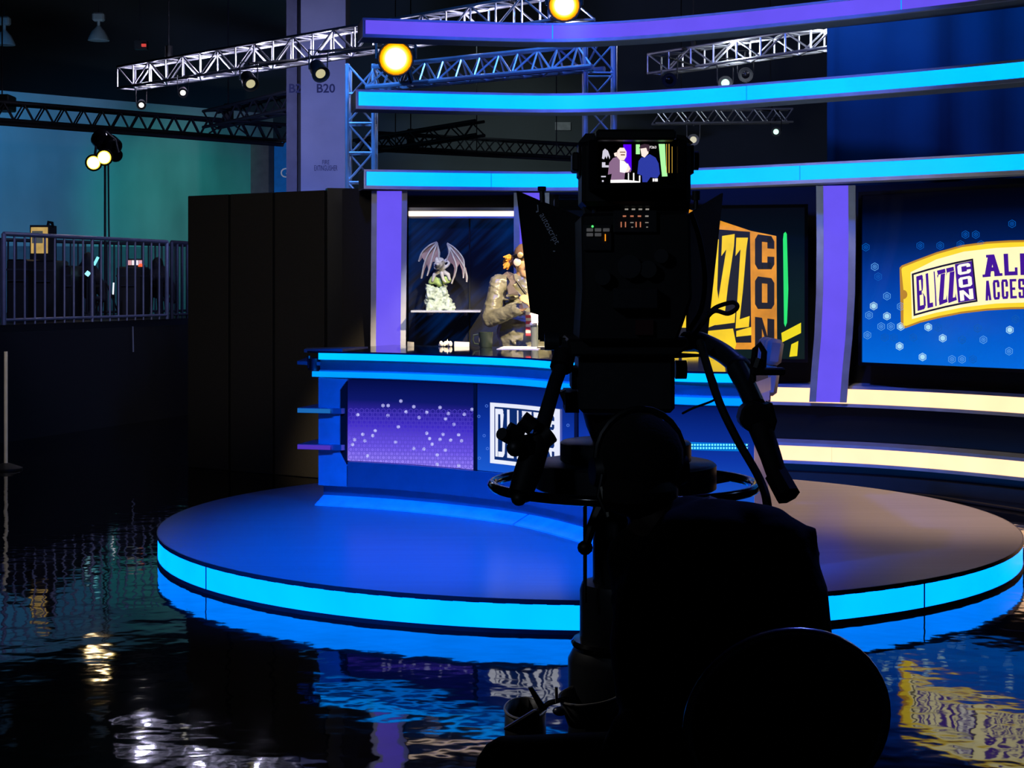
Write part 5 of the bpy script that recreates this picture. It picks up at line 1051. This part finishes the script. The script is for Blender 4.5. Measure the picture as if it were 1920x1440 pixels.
# pan and tilt head
G().prism([P(*p, 4.12) for p in [(1062, 636), (1290, 632), (1292, 652), (1268, 668), (1070, 668)]], (0, .36, 0)).mk('wedge_plate', m_cam, sc_, bevel=.006)
G().pbox(1085, 664, 1266, 775, 4.16, 4.44).mk('pan_head', m_camg, sc_, bevel=.012); G().pbox(1060, 736, 1086, 774, 4.2, 4.4).prism([P(1048, 736, 4.25), P(1060, 731, 4.25), P(1068, 742, 4.25), P(1066, 758, 4.25), P(1058, 760, 4.25), P(1054, 750, 4.25)], (0, .06, 0)).mk('drag_lever', m_cam, sc_)
G().rod(P(1266, 693, 4.28), P(1287, 693, 4.28), .025, n=18).mk('drag_knob', m_tube, sc_, smooth=True); G().rod(P(1021, 640, 4.28), P(1048, 640, 4.28), .024, n=18).mk('drag_knob', m_tube, sc_, smooth=True); G().rod(P(1046, 640, 4.28), P(1088, 645, 4.28), .012).mk('knob_shaft', m_cam, sc_)
G().pbox(1072, 690, 1086, 730, 4.2, 4.36).mk('side_cheek', m_cam, sc_)
# pan bar on the zoom side
hl = G().tube([P(1066, 648, 4.22), P(1040, 720, 4.14), P(1006, 838, 4.02), P(994, 880, 3.98)], [.019, .019, .020, .020], 12).mk('pan_bar', m_tube, sc_, smooth=True)
G().tube([P(1052, 690, 4.17), P(1058, 664, 4.20)], .03, 12).mk('clamp', m_cam, hl, smooth=True)
G().tube([P(1008, 826, 4.03), P(990, 885, 3.98), P(974, 930, 3.94)], [.035, .036, .030], 12).ell(P(973, 935, 3.94), (.020, .02, .018)).mk('zoom_grip', m_cam, hl, smooth=True)
G().rod(P(940, 813, 3.93), P(956, 822, 3.96), .0155, n=16).mk('thumb_knob', m_camg, hl, smooth=True)
G().tube([P(954, 800, 3.96), P(980, 815, 3.97)], .013, 10).rod(P(978, 785, 4.0), P(1000, 802, 4.0), .022, n=12).tube([P(1032, 812, 4.03), P(1010, 830, 4.02)], .026, 10).tube([P(956, 820, 3.95), P(985, 825, 3.97), P(995, 850, 3.98)], .014, 8).ell(P(966, 840, 3.95), (.022,) * 3).tube([P(1025, 770, 4.08), P(1010, 800, 4.05), P(990, 800, 4.0)], .008, 8).mk('zoom_control', m_cam, hl, smooth=True)
# pan bar on the focus side
hr = G().cord([P(1284, 640, 4.25), P(1310, 640, 4.22), P(1352, 660, 4.15), P(1388, 688, 4.06)], .026, 12).mk('pan_bar', m_tube, sc_, smooth=True)
G().ell(P(1386, 690, 4.05), (.032,) * 3).mk('rosette', m_cam, hr, smooth=True)
G().tube([P(1382, 690, 4.04), P(1400, 725, 4.0), P(1416, 760, 3.96)], [.028, .026, .026], 12).mk('lower_bar', m_tube, hr, smooth=True)
G().prism([P(*p, 3.9) for p in [(1386, 790), (1392, 765), (1412, 752), (1440, 760), (1448, 752), (1458, 790), (1452, 812), (1425, 815), (1400, 808)]], (0, .07, 0)).mk('focus_control', m_cam, hr, bevel=.006)
G().tube([P(1425, 800, 3.92), P(1445, 855, 3.88), P(1458, 895, 3.85)], [.030, .026, .024], 12).tube([P(1456, 890, 3.86), P(1478, 930, 3.82)], [.030, .031], 8).mk('grip', m_rubber, hr, smooth=True)
G().pbox(1410, 690, 1473, 704, 3.96, 4.0).mk('cross_bar', m_cam, hr, bevel=.004); G().tube([P(1412, 715, 3.99), P(1412, 690, 3.99), P(1416, 655, 3.99), P(1424, 645, 3.99), P(1433, 660, 3.99), P(1430, 700, 3.99)], .008, 8).mk('cable_loop', m_rubber, hr, smooth=True)
G().tube([P(1418, 690, 3.98), P(1424, 672, 3.98)], .014, 8).mk('plug', m_cam, hr)
# teleprompter hood
tp_ = thing('teleprompter', P(1165, 500, 4.8), 'black flared teleprompter hood lettered autoscript before the studio camera', 'teleprompter')
FT, NT, NB = P(968, 358, 5.05), P(1092, 408, 4.52), P(1090, 640, 4.52)
pn_ = (NT - FT).cross(NB - FT).normalized(); pn_ = -pn_ if pn_.y > 0 else pn_
hp = Plane(FT, pn_); g = G()
g.prism([hp.hit(*p) for p in [(968, 358), (1017, 379), (1058, 394), (1092, 410), (1090, 640), (1009, 637), (1009, 590), (994, 586)]], -pn_ * .006).mk('hood_side', m_cloth, tp_)
FT2, NT2, NB2 = P(1356, 364, 5.05), P(1292, 400, 4.52), P(1290, 640, 4.52); pm_ = (NT2 - FT2).cross(NB2 - FT2).normalized(); pm_ = -pm_ if pm_.y > 0 else pm_; hp2 = Plane(FT2, pm_)
G().prism([hp2.hit(*p) for p in [(1292, 402), (1330, 378), (1356, 362), (1326, 640), (1290, 640)]], -pm_ * .006).mk('hood_side', m_cloth, tp_)
G().prism([hp.hit(1012, 634), hp.hit(1088, 636), hp2.hit(1292, 638), hp2.hit(1322, 638)], (0, 0, -.01)).mk('hood_floor', m_cam, tp_)
G().rod(hp.hit(1017, 380) + V((0, 0, 0)), hp.hit(1016, 352), .008).mk('top_screw', m_cam, tp_); G().rod(hp.hit(1016, 358), hp.hit(1016, 350), .013, n=12).mk('top_knob', m_cam, tp_); G().rod(P(1305, 376, 4.8), P(1305, 358, 4.8), .012, n=12).mk('top_knob', m_cam, tp_); G().rod(P(1305, 392, 4.8), P(1305, 372, 4.8), .007).mk('top_screw', m_cam, tp_)
G().rod(P(1048, 370, 4.9), P(1300, 370, 4.9), .007).mk('glass_bar', mat('dark_blue_bar', (.02, .035, .09), .3), tp_)
G().pbox(1040, 372, 1048, 640, 4.75, 4.9).mk('frame_post', m_cam, tp_)
hl_ = Plane(FT, pn_, .003); vs, fs = font_polys('autoscript'); b0, b1 = V((1011, 403)), V((1041, 459)); bd_ = (b1 - b0); up_ = V((bd_.y, -bd_.x)).normalized(); W_ = max(v[0] for v in vs); k = bd_.length / W_
m_txt = mat('pale_blue_print', (.75, .82, 1.0), .7)
G().add([hl_.hit(*(b0 + bd_.normalized() * v[0] * k + up_ * v[1] * k * 1.15)) for v in vs], fs).mk('lettering', m_txt, tp_)
G().add([hl_.hit(*p) for p in [(1007, 384), (1009, 384), (1010, 397), (1005, 399), (1005, 396), (1008, 395), (1037, 470), (1041, 470), (1041, 472), (1037, 472)]], [(0, 1, 2, 5), (5, 2, 3, 4), (6, 7, 8, 9)]).mk('logo_mark', m_txt, tp_)
# camera cables
for pts, r, lab in (([P(1312, 640, 4.1), P(1345, 745, 4.0), P(1380, 820, 3.95), P(1425, 900, 3.9), P(1440, 960, 3.85), P(1440, 1080, 3.9)], .011, 'thick black cable slanting from the studio camera past the steering wheel'),
                    ([P(1326, 590, 4.15), P(1345, 575, 4.15), P(1375, 567, 4.12), P(1382, 577, 4.1), P(1365, 588, 4.1), P(1340, 583, 4.12), P(1322, 600, 4.14), P(1300, 630, 4.16)], .006, 'looped black cable beside the teleprompter hood'),
                    ([P(1296, 400, 4.2), P(1312, 450, 4.18), P(1322, 520, 4.18), P(1315, 580, 4.18), P(1292, 620, 4.18)], .007, 'black cable hanging down the side of the studio camera'),
                    ([P(1318, 668, 4.1), P(1335, 700, 4.1), P(1345, 728, 4.08), P(1342, 748, 4.06), P(1300, 765, 4.05), P(1280, 775, 4.1)], .003, 'thin black wire curling under the focus pan bar')):
    o = G().cord(pts, r, 8).mk('camera_cable', m_rubber, smooth=True); props(o, lab, 'cable')

# ---------------------------------------------------------------- pedestal
pcx, pcy = .300, 4.30
pd = thing('camera_pedestal', (pcx, pcy, 0), 'black camera pedestal with steering wheel and stacked weights', 'pedestal')
zz = lambda y: EYE - (y - HOR) * pcy / F
G().tube([(pcx + .353 * math.cos(a), pcy + .353 * math.sin(a), 1.128) for a in [2 * math.pi * k / 64 for k in range(64)]], .0135, 10, closed=True).mk('steering_wheel', m_gloss, pd, smooth=True)
for k in range(3):
    a = .5 + k * 2.094; G().rod((pcx + .09 * math.cos(a), pcy + .09 * math.sin(a), 1.10), (pcx + .35 * math.cos(a), pcy + .35 * math.sin(a), 1.125), .010).mk('wheel_spoke', m_cam, pd, smooth=True)
m_wt = mat('dark_cast_weight', (.012, .013, .018), .42, var=.2)
G().lathe([(.236, zz(916)), (.243, zz(913)), (.243, zz(870)), (.236, zz(866)), (.05, zz(866))], (pcx + .005, pcy, 0), n=48).mk('trim_weight', m_wt, pd, smooth=True)
G().lathe([(.170, zz(865)), (.176, zz(862)), (.176, zz(830)), (.170, zz(827)), (.05, zz(827))], (pcx + .005, pcy, 0), n=48).mk('trim_weight', m_wt, pd, smooth=True)
G().lathe([(.06, zz(866)), (.10, zz(800)), (.11, zz(774))], (pcx, pcy, 0), n=24).mk('head_mount', m_cam, pd, smooth=True)
G().lathe([(.083, zz(1098)), (.083, zz(918)), (.05, zz(917))], (pcx, pcy, 0), n=28).mk('inner_column', m_camg, pd, smooth=True)
G().lathe([(.118, zz(1205)), (.118, zz(1106)), (.112, zz(1092)), (.07, zz(1090))], (pcx, pcy, 0), n=28).mk('middle_column', m_camg, pd, smooth=True)
G().lathe([(.10, zz(1212)), (.138, zz(1209)), (.142, zz(1203)), (.136, zz(1197)), (.10, zz(1196))], (pcx, pcy, 0), n=28).mk('column_collar', m_gloss, pd, smooth=True)
G().lathe([(.150, .24), (.150, zz(1235)), (.135, zz(1215)), (.08, zz(1212))], (pcx, pcy, 0), n=28).mk('outer_column', m_camg, pd, smooth=True)
G().tube([P(1097, 945, 4.2), P(1097, 1130, 4.15)], .005, 8).mk('brake_rod', m_cam, pd); G().tube([P(1128, 950, 4.12), P(1108, 990, 4.1), P(1100, 1020, 4.1)], [.020, .012, .011], 8).ell(P(1097, 1027, 4.1), (.020, .02, .019)).mk('brake_lever', m_cam, pd, smooth=True)
# three-lobed base with open cable guard
for k in range(3):
    a = math.radians(215 + 120 * k); ax, ay = pcx + .50 * math.cos(a), pcy + .50 * math.sin(a)
    G().prism([(pcx + .50 * math.cos(a + s_ * .34) * f, pcy + .50 * math.sin(a + s_ * .34) * f, .06) for s_, f in ((-1, 1), (1, 1), (1.9, .35), (-1.9, .35))], (0, 0, .16)).mk('base_lobe', m_cam, pd, bevel=.02)
    for s_ in (-1, 1):
        q = V((pcx + .47 * math.cos(a + s_ * .22), pcy + .47 * math.sin(a + s_ * .22), .055)); G().rod(q - V((0, .016, 0)), q + V((0, .016, 0)), .055, n=16).mk('castor', m_rubber, pd, smooth=True)
m_guard = mat('grey_guard', (.05, .05, .055), .45); m_guard_rim = mat('guard_rim', (.5, .47, .44), .4, .2)
a_, b_2 = P(985, 1328, 4.25), P(1108, 1300, 4.15)
def oval(c, rx, ry, n=28, tilt=0.0): return [c + V((rx * math.cos(2 * math.pi * k / n), ry * math.sin(2 * math.pi * k / n), tilt * math.cos(2 * math.pi * k / n))) for k in range(n)]
bn_ = G(); ov = oval(a_, .055, .11); ov2 = [p * 1.0 + V((0, 0, -.10)) for p in ov]; n = len(ov)
bn_.add(ov + ov2, [(i, (i + 1) % n, (i + 1) % n + n, i + n) for i in range(n)]); o_ = bn_.mk('cable_guard', m_guard, pd, smooth=True); o_.modifiers.new('t', 'SOLIDIFY').thickness = .006
G().tube(ov, .0035, 6, closed=True).mk('guard_rim', m_guard_rim, pd, smooth=True)
bn_ = G(); ov = oval(b_2, .085, .11, tilt=.012); ov2 = [b_2 + (p - b_2) * .72 + V((0, 0, -.07)) for p in ov]
bn_.add(ov + ov2, [(i, (i + 1) % n, (i + 1) % n + n, i + n) for i in range(n)] + [tuple(range(2 * n - 1, n - 1, -1))]); o_ = bn_.mk('cable_tray', m_guard, pd, smooth=True); o_.modifiers.new('t', 'SOLIDIFY').thickness = .005
G().tube(ov, .003, 6, closed=True).mk('tray_rim', m_guard_rim, pd, smooth=True)
G().prism([P(942, 1368, 3.96), P(1004, 1330, 4.05), P(1012, 1338, 4.04), P(1012, 1372, 4.03), P(985, 1382, 4.0)], (0, .03, -.004)).mk('guard_arm', m_guard, pd, bevel=.004)
G().prism([P(990, 1290, 4.1), P(998, 1288, 4.1), P(1026, 1330, 4.08), P(1014, 1336, 4.08)], (0, .012, 0)).mk('guard_strut', m_guard, pd)
G().rod(P(1044, 1318, 4.08), P(1043, 1288, 4.08), .004).mk('guard_pin', m_guard_rim, pd)
G().tube([P(1000, 1340, 4.1), P(1030, 1318, 4.1), P(1060, 1310, 4.1), P(1090, 1330, 4.1)], .008, 6).mk('guard_tube', m_cam, pd, smooth=True)
G().ell(P(1050, 1333, 4.12), (.020, .02, .012)).ell(P(1082, 1332, 4.12), (.018, .02, .010)).mk('cable_bundle', mat('dark_blue_cable', (.01, .02, .08), .3), pd, smooth=True)
G().rod((pcx - .3, pcy - .1, .24), a_ + V((0, 0, -.1)), .02).rod((pcx - .05, pcy - .1, .24), b_2 + V((0, 0, -.06)), .02).prism([(pcx - .36, pcy - .18, .2), (pcx + .1, pcy - .18, .2), (pcx + .1, pcy + .1, .2), (pcx - .36, pcy + .1, .2)], (0, 0, .05)).mk('guard_bracket', m_cam, pd)

# ---------------------------------------------------------------- camera operator on a chair
op = thing('person', (.42, 3.55, 0), 'camera operator in black seen from behind, seated at the camera pedestal', 'person')
m_opj = mat('black_jacket_cloth', (.0032, .0032, .0036), .95, bump=.15, scale=40); m_opskin = mat('skin_with_shade', (.05, .03, .022), .6); m_ophair = mat('black_beanie_knit', (.0035, .0035, .004), .95, bump=.3, scale=120)  # operator's skin is darkened in its colour to imitate shade
O = lambda x, y, Y: P(x, y, Y)
oh = O(1198, 872, 3.78); fd = V((-.22, .93, -.1)).normalized(); fs_ = V((-fd.y, fd.x, 0)).normalized(); OR = Matrix((fs_, -fd, V((0, 0, 1)))).transposed()
hipc = O(1330, 1470, 3.55); hipc.z = .60; sR = O(1466, 1040, 3.62); sL = O(1205, 1050, 3.74)
g = G(); face_parts(g, oh, OR, 1.05); g.cap(O(1240, 985, 3.72), oh - V((0, .0, .05)), .065, .06)
tm = (sR + sL) / 2; g.ell((tm + hipc) / 2 + V((0, 0, .05)), (.19, .14, .32)).ell(hipc, (.20, .17, .13)).cap(sR, sL, .085)
eR, eL = O(1490, 1260, 3.72), O(1215, 1280, 3.78); wR, wL = V((.44, 3.98, .68)), V((.33, 3.98, .70))
for s_, e_, w_, sg in ((sR, eR, wR, 1), (sL, eL, wL, -1)):
    g.cap(s_, e_, .055, .045).cap(e_, w_, .042, .030); hand(g, w_, (-.25 * sg, .9, -.1), (0, .1, 1), .5, 1.05, sg)
kL, kR = O(955, 1446, 3.78), V((.40, 4.06, .56))
for h_, k_ in ((hipc + V((-.10, 0, -.03)), kL), (hipc + V((.10, 0, -.03)), kR)):
    f_ = V((k_.x + .03, k_.y - .05, .10)); g.cap(h_, k_, .085, .060).cap(k_, f_, .056, .038).cap(f_ - V((0, .03, .06)), f_ + V((-.02, .16, -.065)), .04, .032)
g.blob('body', m_opskin, op, .009, 3); eyes(oh, OR, op, 1.05)
g = G(); g.ell(tm + V((0, 0, -.10)), (.235, .15, .19)).ell((tm + hipc) / 2 + V((.0, .0, .05)), (.22, .17, .32)).ell(hipc + V((0, 0, .03)), (.245, .20, .15)).cap(sR, sL, .088)
g.cap(O(1405, 985, 3.60), O(1290, 985, 3.68), .055, .07).ell(O(1425, 1012, 3.62), (.10, .10, .082)).cap(O(1520, 998, 3.6), O(1520, 1035, 3.6), .018, .016, 8)
g.ell(O(1490, 1200, 3.6), (.085, .13, .24)).ell(O(1240, 1210, 3.65), (.12, .14, .26))
for s_, e_, w_ in ((sR, eR, wR), (sL, eL, wL)): g.cap(s_, e_, .082, .068).cap(e_, e_.lerp(w_, .9), .066, .046)
g.blob('jacket', m_opj, op, .012, 4)
for h_, k_, nm in ((hipc + V((-.10, 0, -.03)), kL, 'l'), (hipc + V((.10, 0, -.03)), kR, 'r')):
    f_ = V((k_.x + .03, k_.y - .05, .10)); G().cap(h_, k_, .105, .082, 16).cap(k_, f_ + V((0, 0, .02)), .082, .06, 16).mk('trouser_leg', mat('dark_blue_trousers', (.004, .0055, .010), .9), op, smooth=True)
    G().cap(f_ + V((0, -.05, -.055)), f_ + V((-.02, .18, -.06)), .047, .040).box(f_ + V((-.01, .06, -.092)), (.09, .31, .016)).mk('shoe', m_black, op, smooth=True)
g = G(); g.ell(oh + V((0, -.005, .018)), (.104, .118, .105), 18, OR); g.mk('knit_cap', m_ophair, op, smooth=True)
g = G(); g.ell(O(1195, 925, 3.74), (.098, .10, .055), 14).mk('back_hair', m_hair_dark, op, smooth=True)
hs = G().tube([oh + OR @ V((.108 * math.cos(a), .01, .02 + .113 * math.sin(a))) for a in [math.pi * k / 12 for k in range(13)]], .008, 8).mk('headset', m_cam, op, smooth=True)
for sx in (-1, 1): G().lathe([(.036, 0), (.042, .012), (.034, .03)], oh + OR @ V((sx * .085, .0, -.012)), OR @ V((sx, 0, 0)), 16).mk('ear_cup', m_cam, hs, smooth=True)
m_mark = mat('pale_reflector', (.75, .72, .6), .5)
G().tube([O(1130, 890, 3.72), O(1122, 930, 3.71), O(1140, 970, 3.70)], .006, 8).mk('microphone_boom', m_cam, hs, smooth=True)
G().prism([O(1125, 914, 3.695), O(1129, 912, 3.695), O(1134, 937, 3.695), O(1130, 939, 3.695)], (0, .004, 0)).mk('reflector', m_mark, hs); G().prism([O(1136, 961, 3.69), O(1141, 960, 3.69), O(1142, 968, 3.69), O(1138, 970, 3.69)], (0, .004, 0)).mk('reflector', m_mark, hs)
fr_ = [O(1134, 939, 3.695), O(1149, 919, 3.695), O(1152, 923, 3.695), O(1138, 943, 3.695)]; G().tube(fr_, .0012, 5, closed=True).mk('clip_frame', m_mark, hs)
# operator chair
oc = thing('round_back_chair', (.47, 3.42, 0), 'black chair with round glossy rimmed back behind the camera operator', 'chair')
cc = O(1476, 1356, 3.2); k_ = 3.2 / F; el_ = []
for k in range(48):
    a = 2 * math.pi * k / 48; ax, ay = 188 * math.cos(a), 157 * math.sin(a); t_ = math.radians(24); el_.append(V((cc.x + (ax * math.cos(t_) - ay * math.sin(t_)) * k_, cc.y + .02 * math.sin(a), cc.z + (ax * math.sin(t_) + ay * math.cos(t_)) * k_)))
G().prism([cc + (p - cc) * .985 for p in el_], (0, .035, 0)).mk('backrest', mat('black_vinyl', (.003, .003, .0035), .35), oc, bevel=.008)
G().tube([p + V((0, .012, 0)) for p in el_], .013, 10, closed=True).mk('back_rim', mat('dark_chrome_rim', (.35, .35, .42), .22, .95), oc, smooth=True)
G().lathe([(.20, .42), (.225, .435), (.225, .47), (.20, .485), (.001, .49)], (.47, 3.52, 0), n=32).mk('seat', mat('black_vinyl', (.003,) * 3), oc, smooth=True)
m_leg = mat('dark_chrome_leg', (.1, .1, .12), .2, .9)
for sx, sy in ((-1, -1), (1, -1), (-1, 1), (1, 1)): G().rod((.47 + sx * .15, 3.52 + sy * .14, .42), (.47 + sx * .2, 3.52 + sy * .2, 0.0), .011).mk('leg', m_leg, oc, smooth=True)
for sx in (-1, 1): G().tube([(.47 + sx * .13, 3.38, .43), (.50 + sx * .13, 3.27, .5), (cc.x + sx * .10, 3.225, .66), (cc.x + sx * .10, 3.225, .8)], .011).mk('back_upright', m_leg, oc, smooth=True)
